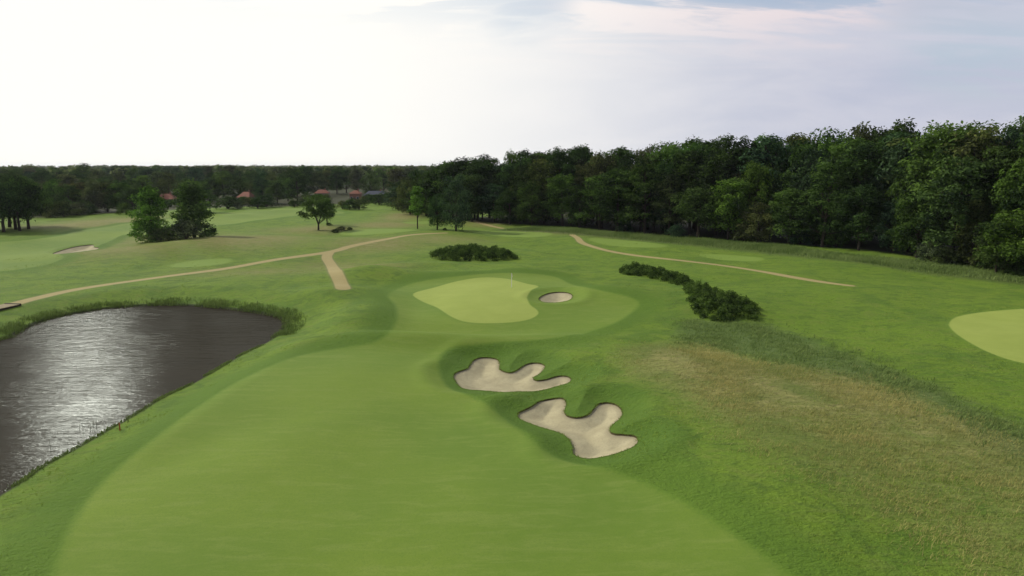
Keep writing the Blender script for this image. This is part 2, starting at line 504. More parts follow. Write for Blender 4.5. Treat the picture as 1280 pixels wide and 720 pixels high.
def turf_material():
    m, T, out = material('turf')
    pos = T.node('ShaderNodeNewGeometry').outputs['Position']
    big = T.noise(pos, 0.035, 3, .5)
    mid = T.noise(pos, 0.16, 4, .6, .6)
    sm = T.noise(pos, 0.9, 4, .62)
    fine = T.noise(pos, 4.5, 4, .7)
    # wind-combed streaks in the longer grass
    wv = T.mapping(pos, (0.35, 1.6, 1.0), (0, 0, math.radians(20)))
    streak = T.noise(wv, 1.1, 4, .65, 1.2)
    clump = T.noise(T.mapping(pos, (1.0, 1.7, 1.0), (0, 0, math.radians(-15))), 1.9, 4, .72)
    # rough (unmown) turf
    rough = T.mix(T.rng(mid, .3, .7), (.094, .172, .019), (.158, .240, .024))
    rough = T.mix(T.rng(T.math('ADD', T.math('MULTIPLY', big, .5), T.math('MULTIPLY', mid, .5)), .46, .62), rough, (.132, .218, .020))
    rough = T.mix(T.math('MULTIPLY', T.rng(streak, .42, .72), .38), rough, (.140, .170, .040))
    rough = T.mix(T.math('MULTIPLY', T.rng(clump, .50, .70), .45), rough, (.044, .082, .014))
    rough = T.mix(T.math('MULTIPLY', T.rng(fine, .52, .75), .30), rough, (.040, .080, .014))
    mott = T.noise(T.mapping(pos, (1.0, 1.3, 1.0), (0, 0, math.radians(25))), .42, 4, .62, .8)
    rough = T.mix(T.math('MULTIPLY', T.rng(mott, .50, .66), .50), rough, (.062, .112, .018))
    rough = T.mix(T.math('MULTIPLY', T.rng(mott, .46, .34), .28), rough, (.160, .185, .042))
    # dry, straw coloured grass
    straw = T.mix(T.rng(streak, .3, .7), (.195, .212, .054), (.315, .290, .105))
    straw = T.mix(T.rng(clump, .46, .70), straw, (.120, .118, .040))
    straw = T.mix(T.math('MULTIPLY', T.rng(fine, .5, .7), .45), straw, (.085, .085, .030))
    straw = T.mix(T.math('MULTIPLY', T.rng(mid, .42, .62), .70), straw, (.105, .150, .030))
    w = T.math('MULTIPLY', T.attr('tan'), T.rng(T.math('ADD', mid, T.math('MULTIPLY', T.attr('tan'), .55)), .58, .98), clamp=True)
    c = T.mix(w, rough, straw)
    dryv = T.math('MULTIPLY', T.attr('dry'), 1.3, clamp=True)
    w2 = T.math('MULTIPLY', dryv, T.rng(T.math('ADD', sm, T.math('MULTIPLY', streak, .6)), .58, .95), clamp=True)
    w2 = T.math('ADD', w2, T.math('MULTIPLY', dryv, .70), clamp=True)
    c = T.mix(w2, c, T.mix(T.rng(streak, .35, .65), (.165, .172, .044), (.225, .208, .074)))
    # tall dark grass
    tallc = T.mix(T.rng(clump, .38, .66), (.115, .155, .048), (.062, .108, .024))
    c = T.mix(T.math('MULTIPLY', T.attr('tall'), T.rng(T.math('ADD', sm, T.attr('tall')), .75, 1.2)), c, tallc)
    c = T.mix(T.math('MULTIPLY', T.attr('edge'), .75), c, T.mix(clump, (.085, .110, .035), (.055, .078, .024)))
    c = T.mix(T.math('MULTIPLY', T.attr('wood'), .92), c, T.mix(sm, (.024, .026, .012), (.045, .040, .020)))  # leaf litter, darkened to stand in for deep shade under the trees
    # closely mown band next to the fairway
    dfw = T.attr('d_fair')
    wob = T.math('MULTIPLY', T.math('SUBTRACT', fine, .5), .35)
    wob2 = T.math('MULTIPLY', T.math('SUBTRACT', mid, .5), 2.5)
    semi = T.mix(T.rng(mid, .3, .7), (.103, .182, .019), (.084, .157, .017))
    semi = T.mix(T.math('MULTIPLY', T.rng(fine, .45, .7), .30), semi, (.050, .095, .015))
    c = T.mix(T.rng(T.math('ADD', dfw, wob2), 2.0, 5.0, .85, 0.0), c, semi)
    # turf round the bunkers
    db = T.attr('d_bunk')
    c = T.mix(T.rng(T.math('ADD', db, wob2), 1.5, 4.0, .8, 0), c, T.mix(sm, (.070, .135, .017), (.088, .160, .019)))
    # pond margin: darker wet turf
    dp = T.attr('d_pond')
    c = T.mix(T.rng(T.math('ADD', dp, wob), .15, .8, 1, 0), c, (.030, .036, .014))
    # fairway
    f1 = T.mix(T.rng(mid, .25, .75), (.142, .212, .026), (.161, .232, .029))
    f1 = T.mix(T.rng(big, .38, .62), f1, (.116, .188, .024))
    f1 = T.mix(T.math('MULTIPLY', T.rng(sm, .40, .72), .20), f1, (.184, .236, .048))
    fst = T.noise(T.mapping(pos, (.5, 2.2, 1), (0, 0, math.radians(6))), .55, 4, .65, .8)
    f1 = T.mix(T.math('MULTIPLY', T.rng(fst, .46, .68), .32), f1, (.205, .258, .058))
    grain = T.noise(pos, 11, 3, .7)
    f1 = T.mix(T.math('MULTIPLY', T.rng(grain, .45, .70), .34), f1, (.088, .150, .022))
    f1 = T.mix(T.math('MULTIPLY', T.rng(fine, .42, .72), .26), f1, (.095, .165, .024))
    c = T.mix(T.rng(T.math('ADD', dfw, T.math('MULTIPLY', wob, 2.0)), -.45, .40, 1, 0), c, f1)
    # apron fringe darker ring, green and tees
    dg = T.attr('d_green')
    c = T.mix(T.rng(dg, .1, 1.0, .30, 0), c, (.105, .180, .024))
    g1 = T.mix(T.rng(mid, .3, .7), (.248, .306, .060), (.275, .330, .070))
    g1 = T.mix(T.math('MULTIPLY', T.rng(sm, .4, .7), .3), g1, (.226, .280, .055))
    c = T.mix(T.rng(T.math('ADD', dg, T.math('MULTIPLY', wob, .5)), -.15, .15, 1, 0), c, g1)
    dt = T.attr('d_tee')
    c = T.mix(T.rng(T.math('ADD', dt, wob), -.9, .9, .85, 0), c, (.165, .245, .040))
    # path
    dpa = T.attr('d_path')
    pc = T.mix(sm, (.285, .235, .092), (.345, .290, .125))
    pc = T.mix(T.math('MULTIPLY', T.rng(fine, .5, .75), .4), pc, (.24, .205, .11))
    c = T.mix(T.rng(T.math('ADD', dpa, wob), .0, .55, .65, 0), c, (.150, .150, .055))
    c = T.mix(T.rng(T.math('ADD', dpa, T.math('MULTIPLY', wob, .7)), -.15, .10, 1, 0), c, pc)
    # relief: long grass is rough, mown turf nearly flat
    mown = T.rng(T.math('MINIMUM', T.math('MINIMUM', dfw, dg), T.math('MINIMUM', dt, dpa)), -.2, .6, 0, 1)
    hgt = T.math('ADD', T.math('MULTIPLY', clump, .6), T.math('ADD', T.math('MULTIPLY', fine, .25), T.math('MULTIPLY', streak, .4)))
    nrm = T.bump(hgt, T.math('MULTIPLY_ADD', mown, .80, .07), .40)
    b = T.node('ShaderNodeBsdfPrincipled')
    T.put(b.inputs['Base Color'], c)
    T.put(b.inputs['Normal'], nrm)
    b.inputs['Roughness'].default_value = 0.9
    b.inputs['Specular IOR Level'].default_value = 0.12
    T.l.new(b.outputs[0], out.inputs['Surface'])
    return m


def sand_material():
    m, T, out = material('sand')
    pos = T.node('ShaderNodeNewGeometry').outputs['Position']
    n1 = T.noise(pos, .7, 4, .6)
    n2 = T.noise(pos, 7, 4, .7)
    rake = T.noise(T.mapping(pos, (2.5, 9, 1), (0, 0, math.radians(35))), 1.0, 3, .5, .5)
    c = T.mix(T.rng(n1, .3, .7), (.335, .298, .176), (.425, .380, .228))
    c = T.mix(T.math('MULTIPLY', T.rng(n2, .48, .72), .6), c, (.26, .235, .145))
    # darker sand along the foot of the lip
    c = T.mix(T.rng(T.math('ADD', T.attr('d_bunk'), T.math('MULTIPLY', n1, .5)), -.35, .3, 0, .55), c, (.21, .18, .12))
    nrm = T.bump(T.math('ADD', T.math('MULTIPLY', n1, .5), T.math('ADD', T.math('MULTIPLY', rake, .2), T.math('MULTIPLY', n2, .22))), .7, .25)
    b = T.node('ShaderNodeBsdfPrincipled')
    T.put(b.inputs['Base Color'], c)
    T.put(b.inputs['Normal'], nrm)
    b.inputs['Roughness'].default_value = 0.95
    b.inputs['Specular IOR Level'].default_value = 0.1
    T.l.new(b.outputs[0], out.inputs['Surface'])
    return m


def water_material():
    m, T, out = material('pond_water')
    pos = T.node('ShaderNodeNewGeometry').outputs['Position']
    w1 = T.noise(T.mapping(pos, (.30, 1.25, 1), (0, 0, math.radians(-8))), 1.15, 3, .6, .9)
    w2 = T.noise(T.mapping(pos, (1.0, 2.2, 1), (0, 0, math.radians(12))), 3.6, 3, .6, .3)
    calm = T.rng(T.noise(pos, .07, 3, .55, .8), .36, .62, .55, 1.0)
    w3 = T.noise(T.mapping(pos, (.9, 2.6, 1), (0, 0, math.radians(-4))), 7.0, 2, .6, .2)
    h = T.math('ADD', T.math('ADD', T.math('MULTIPLY', w1, 1.0), T.math('MULTIPLY', w2, .20)), T.math('MULTIPLY', w3, .05))
    nrm = T.bump(h, calm, .085)
    d = T.node('ShaderNodeBsdfDiffuse')
    T.put(d.inputs['Color'], T.mix(T.noise(pos, .2, 3), (.034, .029, .020), (.046, .039, .027)))
    g = T.node('ShaderNodeBsdfGlossy')
    g.inputs['Color'].default_value = (.125, .132, .122, 1)
    g.inputs['Roughness'].default_value = 0.03
    T.put(g.inputs['Normal'], nrm)
    fr = T.node('ShaderNodeFresnel')
    fr.inputs['IOR'].default_value = 1.33
    T.put(fr.inputs['Normal'], nrm)
    ms = T.node('ShaderNodeMixShader')
    T.put(ms.inputs[0], fr.outputs[0])
    T.l.new(d.outputs[0], ms.inputs[1])
    T.l.new(g.outputs[0], ms.inputs[2])
    T.l.new(ms.outputs[0], out.inputs['Surface'])
    return m


def leaf_material(name='leaves', trans=.28):
    m, T, out = material(name)
    oi = T.node('ShaderNodeObjectInfo')
    t = T.attr('tint')
    g = T.node('ShaderNodeMix', data_type='RGBA', blend_type='MULTIPLY')
    g.inputs[0].default_value = 1.0
    T.l.new(oi.outputs['Color'], g.inputs[6])
    ramp = T.mix(t, (.34, .36, .42), (1.95, 1.90, 1.20))
    T.l.new(ramp, g.inputs[7])
    c = g.outputs[2]
    d = T.node('ShaderNodeBsdfDiffuse')
    T.put(d.inputs['Color'], c)
    tr = T.node('ShaderNodeBsdfTranslucent')
    T.put(tr.inputs['Color'], T.mix(1.0, c, (1.0, 1.2, .65), 'MULTIPLY'))
    ms = T.node('ShaderNodeMixShader')
    ms.inputs[0].default_value = trans
    T.l.new(d.outputs[0], ms.inputs[1])
    T.l.new(tr.outputs[0], ms.inputs[2])
    T.l.new(ms.outputs[0], out.inputs['Surface'])
    return m


def blade_material(name, dark, light):
    m, T, out = material(name)
    c = T.mix(T.attr('tint'), dark, light)
    d = T.node('ShaderNodeBsdfDiffuse')
    T.put(d.inputs['Color'], c)
    tr = T.node('ShaderNodeBsdfTranslucent')
    T.put(tr.inputs['Color'], c)
    ms = T.node('ShaderNodeMixShader')
    ms.inputs[0].default_value = .3
    T.l.new(d.outputs[0], ms.inputs[1])
    T.l.new(tr.outputs[0], ms.inputs[2])
    T.l.new(ms.outputs[0], out.inputs['Surface'])
    return m


M_TURF = turf_material()
M_SAND = sand_material()
M_WATER = water_material()
M_LEAF = leaf_material()
M_BARK = simple('bark', (.045, .036, .026), .95, .4, 2.0, 0, .1)
M_SOIL = simple('soil', (.085, .070, .035), .95, .4, 4.0, 0, .1)

# ------------------------------------------------------------------ ground objects
rest = TRI
zi = 0
bunk_T = []
for k in range(nB):
    inn, rest = split(rest, zi)
    bunk_T.append(inn)
    zi += 1
path_T = []
for k in range(nP):
    inn, rest = split(rest, zi)
    path_T.append(inn)
    zi += 1
green_T = []
for k in range(nG):
    inn, rest = split(rest, zi)
    green_T.append(inn)
    zi += 1
tee_T = []
for k in range(nTe):
    inn, rest = split(rest, zi)
    tee_T.append(inn)
    zi += 1
fair_T = []
for k in range(2):
    inn, rest = split(rest, zi)
    fair_T.append(inn)
    zi += 1

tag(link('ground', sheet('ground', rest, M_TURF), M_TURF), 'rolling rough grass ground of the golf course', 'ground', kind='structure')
for T_, lb in zip(fair_T, ('wide mown fairway running up to the green with the flagstick', 'pale mown fairway beyond the cart path and the conifer pair')):
    tag(link('fairway', sheet('fairway', T_, M_TURF), M_TURF), lb, 'fairway', kind='structure')
for T_, lb in zip(green_T, ('kidney shaped pale putting green with the flagstick', 'pale round putting green beside the dry grass, cut by the frame edge')):
    tag(link('putting_green', sheet('putting_green', T_, M_TURF), M_TURF), lb, 'putting green', kind='structure')
tee_lb = ['pale tee box below the wood, beside the bend of the cart path', 'small pale tee box on the grass between the wood and the cart path', 'pale tee box beside the long cart path above the pond',
          'pale tee box beyond the path fork near the small forked tree', 'wide pale tee box in front of the far end of the wood', 'small far tee box behind the slim young tree']
for T_, lb in zip(tee_T, tee_lb):
    if len(T_):
        tag(link('tee_box', sheet('tee_box', T_, M_TURF), M_TURF), lb, 'tee box', kind='structure')
path_lb = ['long sandy cart path curving past the pond', 'short sandy path spur forking off toward the green', 'sandy cart path on the grass below the wood', 'short sandy track at the far corner of the wood']
for T_, lb in zip(path_T, path_lb):
    if len(T_):
        tag(link('path', sheet('path', T_, M_TURF), M_TURF), lb, 'path', kind='structure')

bunk_lb = ['three lobed sand bunker just short of the green, farther of the near pair', 'large four lobed sand bunker nearest the camera at the fairway edge',
           'small oval sand bunker dug into the side of the green', 'far thin sand bunker on the edge of the pale fairway']
LIP = [0.11, 0.13, 0.12, 0.10]
BROOT = []
for k, T_ in enumerate(bunk_T):
    used = np.unique(T_)
    ctr = TAB[used, :3].mean(0)
    root = empty('sand_bunker', (float(ctr[0]), float(ctr[1]), float(ctr[2])))
    BROOT.append(root)
    tag(root, bunk_lb[k], 'bunker', 'sand bunkers')
    me = sheet('sand', T_, M_SAND, -LIP[k])
    me.transform(__import__('mathutils').Matrix.Translation(-Vector(ctr)))
    link('sand', me, M_SAND, root)
    # earth lip round the rim, from the turf down to the sand
    e = np.concatenate([T_[:, [0, 1]], T_[:, [1, 2]], T_[:, [2, 0]]])
    es = np.sort(e, 1)
    U, ix, cnt = np.unique(es, axis=0, return_index=True, return_counts=True)
    be = e[ix[cnt == 1]]
    vv, inv = np.unique(be, return_inverse=True)
    inv = inv.reshape(-1, 2)
    top = TAB[vv, :3] - ctr
    bot = top.copy()
    top[:, 2] += 0.02
    bot[:, 2] -= LIP[k] + .06
    nv = len(vv)
    Fq = np.stack([inv[:, 0], inv[:, 1], inv[:, 1] + nv, inv[:, 0] + nv], 1)
    link('turf_lip', mesh_from('turf_lip', np.concatenate([top, bot]), Fq, 4), M_SOIL, root)

# pond water: fan triangulation of the outline, pushed out under the bank
from mathutils.geometry import tessellate_polygon
pc = POND
ctr = pc.mean(0)
e = np.roll(pc, -1, 0) - np.roll(pc, 1, 0)
nv_ = np.stack([e[:, 1], -e[:, 0]], 1)
nv_ /= np.linalg.norm(nv_, axis=1, keepdims=True)
area = 0.5 * np.sum(pc[:, 0] * np.roll(pc[:, 1], -1) - np.roll(pc[:, 0], -1) * pc[:, 1])
pw = pc + nv_ * (0.15 if area > 0 else -0.15)
tes = tessellate_polygon([[Vector((a, b, 0)) for a, b in pw]])
wf = np.array(tes)
wv_ = np.concatenate([pw, np.full((len(pw), 1), WATER_Z)], 1)
n0 = np.cross(wv_[wf[:, 1]] - wv_[wf[:, 0]], wv_[wf[:, 2]] - wv_[wf[:, 0]])[:, 2]
wf[n0 < 0] = wf[n0 < 0][:, [0, 2, 1]]
tag(link('pond_water', mesh_from('pond_water', wv_, wf, 3, smooth_shade=False), M_WATER), 'dark rippled pond water with a bright reflection of the sky', 'pond', kind='structure')


# ------------------------------------------------------------------ tubes and leaves
def tube(pts, rads, sides=7):
    pts = np.array(pts, float)
    V, Fq = [], []
    n = len(pts)
    for i in range(n):
        d = pts[min(i + 1, n - 1)] - pts[max(i - 1, 0)]
        d /= np.linalg.norm(d) + 1e-9
        u = np.cross(d, (0.31, 0.95, 0.05))
        u /= np.linalg.norm(u) + 1e-9
        w = np.cross(d, u)
        for k in range(sides):
            a = 2 * PI * k / sides
            V.append(pts[i] + rads[i] * (u * math.cos(a) + w * math.sin(a)))
    for i in range(n - 1):
        for k in range(sides):
            k2 = (k + 1) % sides
            Fq.append((i * sides + k, i * sides + k2, (i + 1) * sides + k2, (i + 1) * sides + k))
    return np.array(V), np.array(Fq)


def join(parts):
    V, Fq, o = [], [], 0
    for v, f in parts:
        V.append(v)
        Fq.append(f + o)
        o += len(v)
    return np.concatenate(V), np.concatenate(Fq)


def leaves(pos, nrm, size, tint, r, aspect=.5):
    """many small pointed leaf sprays: one diamond each"""
    n = len(pos)
    nrm = nrm / (np.linalg.norm(nrm, axis=1, keepdims=True) + 1e-9)
    q = r.normal(size=(n, 3))
    u = np.cross(nrm, q)
    u /= np.linalg.norm(u, axis=1, keepdims=True) + 1e-9
    w = np.cross(nrm, u)
    s = (size * r.uniform(.6, 1.35, n))[:, None]
    a = pos - u * s
    b = pos + w * s * aspect + nrm * s * .15
    c = pos + u * s
    d = pos - w * s * aspect + nrm * s * .15
    V = np.stack([a, b, c, d], 1).reshape(-1, 3)
    Fq = np.arange(4 * n).reshape(-1, 4)
    return V, Fq, np.repeat(tint, 4)


def crown_mesh(name, centers, radii, per, leaf, r, flat=.75, up=.35, inner=.25, aspect=.46):
    Ps, Ns, Ts = [], [], []
    for c, rad in zip(centers, radii):
        n = max(6, int(per * (rad / np.mean(radii)) ** 2))
        d = r.normal(size=(n, 3))
        d /= np.linalg.norm(d, axis=1, keepdims=True)
        d[:, 2] = np.where((d[:, 2] < -.35) & (r.random(n) < .6), -d[:, 2] * .7, d[:, 2])
        f = np.where(r.random(n) < inner, r.uniform(.2, .8, n), r.uniform(.8, 1.12, n))[:, None]
        # lumpy outline
        lump = 1 + .22 * np.sin(d[:, 0:1] * 5 + c[0] * 40) * np.cos(d[:, 1:2] * 4 + c[1] * 30)
        off = d * f * lump * rad * np.array([1, 1, flat]) * r.uniform(.75, 1.2, 3)
        ax = np.array([c[0], c[1], .12 * r.random()])
        ax /= np.linalg.norm(ax) + 1e-6
        off += np.outer(off @ ax, ax) * r.uniform(.1, .65)
        off[:, 2] -= np.abs(off @ ax) * r.uniform(-.1, .25)
        p = c + off
        Ps.append(p)
        Ns.append(d + r.normal(size=(n, 3)) * .55 + np.array([0, 0, up]))
        Ts.append(np.clip(r.normal(.42, .20) + r.normal(0, .18, n), 0, 1))
    Pn = np.concatenate(Ps)
    V, Fq, t = leaves(Pn, np.concatenate(Ns), np.full(len(Pn), leaf), np.concatenate(Ts), r, aspect)
    return mesh_from(name, V, Fq, 4, {'tint': t}, None, False)


def make_proto(kind, seed):
    """(trunk mesh, crown mesh), one unit tall"""
    r = np.random.default_rng(seed)
    parts, C, R = [], [], []
    if kind == 'tall':                      # forest broadleaf: high ovoid crown
        lean = r.normal(0, .02, 2)
        top = np.array([lean[0], lean[1], .80])
        parts.append(tube([(0, 0, -.03), (lean[0] * .3, lean[1] * .3, .25), (lean[0] * .7, lean[1] * .7, .55), top], [.018, .014, .010, .004]))
        K = 58
        for i in range(K):
            z = .20 + .74 * ((i + r.random()) / K) ** .85
            q = (z - .20) / .74
            env = .20 * (math.sin(PI * min(1, q * .74 + .20)) ** .7) + .012
            a = i * 2.399 + r.normal(0, .35)
            rr = env * (r.uniform(.55, 1.12))
            C.append((math.cos(a) * rr + lean[0] * z, math.sin(a) * rr + lean[1] * z, z - .02))
            R.append(r.uniform(.055, .095))
        C.append((lean[0], lean[1], .93)); R.append(.07)
        per, leaf, flat, up = 135, .0160, .9, .4
        limbs = 9
    elif kind == 'oak':                     # broad rounded crown
        parts.append(tube([(0, 0, -.03), (.01, 0, .15), (.0, .02, .35), (.02, .0, .6)], [.032, .026, .020, .008], 8))
        K = 40
        for i in range(K):
            q = (i + .5) / K
            z = .30 + .60 * q
            env = .38 * math.sin(PI * (q * .78 + .16)) ** .75
            a = i * 2.399 + r.normal(0, .3)
            rr = env * r.uniform(.5, 1.08)
            C.append((math.cos(a) * rr, math.sin(a) * rr, z + r.normal(0, .02)))
            R.append(r.uniform(.085, .145))
        per, leaf, flat, up = 160, .021, .82, .4
        limbs = 10
    elif kind == 'round':                   # dense rounded crown carried low
        parts.append(tube([(0, 0, -.03), (.01, 0, .15), (.0, .02, .35), (.02, .0, .6)], [.026, .022, .017, .007], 7))
        K = 46
        for i in range(K):
            q = (i + r.random()) / K
            z = .11 + .78 * q
            env = .34 * math.sin(PI * (q * .72 + .22)) ** .7
            a = i * 2.399 + r.normal(0, .3)
            rr = env * r.uniform(.5, 1.1)
            C.append((math.cos(a) * rr, math.sin(a) * rr, z + r.normal(0, .02)))
            R.append(r.uniform(.075, .125))
        per, leaf, flat, up = 150, .0185, .85, .4
        limbs = 10
    elif kind == 'pine':                    # bare trunk, flat plates of needles on level limbs
        lean = r.normal(0, .03, 2)
        parts.append(tube([(0, 0, -.03), (lean[0] * .3, lean[1] * .3, .3), (lean[0], lean[1], .65), (lean[0] * 1.1, lean[1] * 1.2, .93)], [.020, .016, .011, .003]))
        K = 46
        for i in range(K):
            q = (i + r.random()) / K
            z = .20 + .75 * q
            env = .23 * (1 - q) ** .55 * (.55 + .6 * r.random()) + .035
            a = i * 2.399 + r.normal(0, .5)
            C.append((math.cos(a) * env + lean[0] * z, math.sin(a) * env + lean[1] * z, z + r.normal(0, .01)))
            R.append(r.uniform(.05, .105))
        per, leaf, flat, up = 125, .0160, .62, .7
        limbs = 14
    elif kind == 'conifer':                 # bushy evergreen, foliage to the ground
        parts.append(tube([(0, 0, -.03), (0, .01, .4), (.01, 0, .9)], [.024, .015, .003]))
        K = 54
        for i in range(K):
            q = (i + r.random()) / K
            z = .03 + .90 * q ** 1.15
            env = (.30 * (1 - q) ** .62 * (.72 + .28 * math.sin(min(1, q * 3) * PI / 2))) * r.uniform(.55, 1.12)
            a = i * 2.399 + r.normal(0, .4)
            C.append((math.cos(a) * env, math.sin(a) * env, z))
            R.append(r.uniform(.06, .11))
        C.append((.01, 0, .95)); R.append(.04)
        per, leaf, flat, up = 130, .021, .85, .5
        limbs = 8
    elif kind == 'sapling':                 # slim young tree
        parts.append(tube([(0, 0, -.03), (.004, 0, .35), (-.004, .004, .85)], [.011, .009, .003]))
        K = 22
        for i in range(K):
            q = (i + r.random()) / K
            z = .34 + .60 * q
            env = .105 * math.sin(PI * (q * .8 + .15)) * r.uniform(.4, 1.15)
            a = i * 2.399
            C.append((math.cos(a) * env, math.sin(a) * env, z))
            R.append(r.uniform(.045, .075))
        per, leaf, flat, up = 70, .022, .9, .2
        limbs = 8
    elif kind == 'forked':                  # small tree on two diverging stems with an umbrella crown
        parts.append(tube([(0, 0, -.03), (.01, 0, .16), (-.05, .01, .34), (-.14, .02, .55)], [.028, .024, .016, .006], 8))
        parts.append(tube([(.01, 0, .15), (.06, -.01, .32), (.13, 0, .52), (.16, 0, .66)], [.020, .016, .010, .005], 8))
        K = 40
        for i in range(K):
            q = (i + .5) / K
            z = .42 + .50 * q
            env = .46 * math.sin(PI * (q * .70 + .26)) ** .8
            a = i * 2.399 + r.normal(0, .4)
            rr = env * r.uniform(.45, 1.1)
            C.append((math.cos(a) * rr, math.sin(a) * rr, z - rr * .18))
            R.append(r.uniform(.075, .13))
        per, leaf, flat, up = 120, .024, .7, .3
        limbs = 8
    else:                                   # bush: low dome
        for k in range(4):
            a = k * 1.6 + r.random()
            parts.append(tube([(0, 0, -.05), (.12 * math.cos(a), .12 * math.sin(a), .3), (.25 * math.cos(a), .25 * math.sin(a), .6)], [.03, .02, .008], 5))
        K = 26
        for i in range(K):
            q = (i + .5) / K
            z = .12 + .72 * q
            env = .62 * math.sqrt(max(0, 1 - q * q)) * r.uniform(.5, 1.1)
            a = i * 2.399 + r.normal(0, .3)
            C.append((math.cos(a) * env, math.sin(a) * env, z))
            R.append(r.uniform(.13, .24))
        per, leaf, flat, up = 90, .045, .8, .4
        limbs = 0
    C = np.array(C)
    R = np.array(R)
    order = r.permutation(len(C))[:limbs]
    for i in order:
        c = C[i]
        z0 = max(.16, c[2] - .12 - .35 * math.hypot(c[0], c[1]))
        s = np.array([c[0] * .08, c[1] * .08, z0])
        mid = s * .45 + c * .55 + np.array([0, 0, -.02])
        parts.append(tube([s, mid, c], [.009, .006, .002], 5))
    v, f = join(parts)
    trunk = mesh_from('trunk', v, f, 4)
    trunk.materials.append(M_BARK)
    crown = crown_mesh('crown', C, R, per, leaf, r, flat, up)
    crown.materials.append(M_LEAF)
    return trunk, crown


PROTO = {}
for kind, n in (('tall', 5), ('oak', 4), ('round', 5), ('pine', 4), ('conifer', 2), ('sapling', 1), ('forked', 1), ('bush', 4)):
    PROTO[kind] = [make_proto(kind, 100 + 17 * i + len(kind) * 7) for i in range(n)]
NAME = {'tall': 'broadleaf_tree', 'oak': 'broadleaf_tree', 'round': 'broadleaf_tree', 'pine': 'pine_tree', 'conifer': 'conifer_tree', 'sapling': 'young_tree', 'forked': 'broadleaf_tree', 'bush': 'bush'}

GREENS = {
    'bed': (.062, .098, .034), 'deep': (.034, .060, .023), 'mid': (.048, .082, .030), 'fresh': (.066, .118, .033), 'olive': (.066, .084, .036), 'brown': (.062, .070, .036),
    'blue': (.039, .070, .043), 'black': (.022, .034, .018), 'grey': (.072, .090, .056),
}


def plant(kind, x, y, h, w=1.0, col='mid', label=None, cat='tree', group=None, variant=None, rz=None, name=None, z=None, light=1.0):
    pr = PROTO[kind]
    tr, cr = pr[variant if variant is not None else random.randrange(len(pr))]
    zz = tz(x, y) if z is None else z
    o = empty(name or NAME[kind], (x, y, zz - .05), rz if rz is not None else random.uniform(0, 2 * PI), (h * w, h * w, h))
    tag(o, label, cat, group)
    t = bpy.data.objects.new('stems' if kind == 'bush' else 'trunk', tr)
    COL.objects.link(t)
    t.parent = o
    c = bpy.data.objects.new('foliage' if kind == 'bush' else 'crown', cr)
    COL.objects.link(c)
    c.parent = o
    k = random.uniform(.82, 1.2) * light
    g = GREENS[col]
    c.color = (g[0] * k * random.uniform(.92, 1.1), g[1] * k, g[2] * k * random.uniform(.85, 1.15), 1)
    return o


def h_for(px, py, ytop):
    """height of a tree with its foot at (px, py) whose tip reaches row ytop"""
    x, y, z = at(px, py)
    v = (CY - ytop) / F_PX
    k = y / (cp + v * sp)
    return ZC + k * (-sp + v * cp) - z


ORD = ['first', 'second', 'third', 'fourth', 'fifth', 'sixth', 'seventh', 'eighth', 'ninth', 'tenth', 'eleventh', 'twelfth', 'thirteenth', 'fourteenth', 'fifteenth', 'sixteenth', 'seventeenth', 'eighteenth', 'nineteenth', 'twentieth',
       'twenty-first', 'twenty-second', 'twenty-third', 'twenty-fourth', 'twenty-fifth', 'twenty-sixth', 'twenty-seventh', 'twenty-eighth', 'twenty-ninth', 'thirtieth', 'thirty-first', 'thirty-second', 'thirty-third', 'thirty-fourth', 'thirty-fifth',
       'thirty-sixth', 'thirty-seventh', 'thirty-eighth', 'thirty-ninth', 'fortieth', 'forty-first', 'forty-second', 'forty-third', 'forty-fourth', 'forty-fifth', 'forty-sixth', 'forty-seventh', 'forty-eighth', 'forty-ninth', 'fiftieth']
CWORD = {'deep': 'deep green', 'mid': 'dark green', 'fresh': 'bright green', 'olive': 'olive green', 'brown': 'brownish', 'blue': 'blue-green', 'black': 'very dark', 'grey': 'grey-green'}
KWORD = {'tall': 'tall tree', 'oak': 'broad tree', 'round': 'rounded tree', 'pine': 'pine', 'conifer': 'conifer', 'bush': 'bush', 'sapling': 'young tree', 'forked': 'forked tree'}

# --- the wood along the far fairway
front = FB_G
seg = np.linalg.norm(np.diff(front, axis=0), axis=1)
cum = np.concatenate([[0], np.cumsum(seg)])
TOPX = [540, 560, 600, 640, 700, 760, 800, 860, 900, 950, 1000, 1050, 1100, 1150, 1165, 1210, 1280, 1500]
TOPY = [202, 199, 195, 189, 186, 183, 180, 177, 177, 178, 172, 163, 158, 158, 149, 145, 147, 140]


def along(s):
    return np.array([np.interp(s, cum, front[:, 0]), np.interp(s, cum, front[:, 1])])


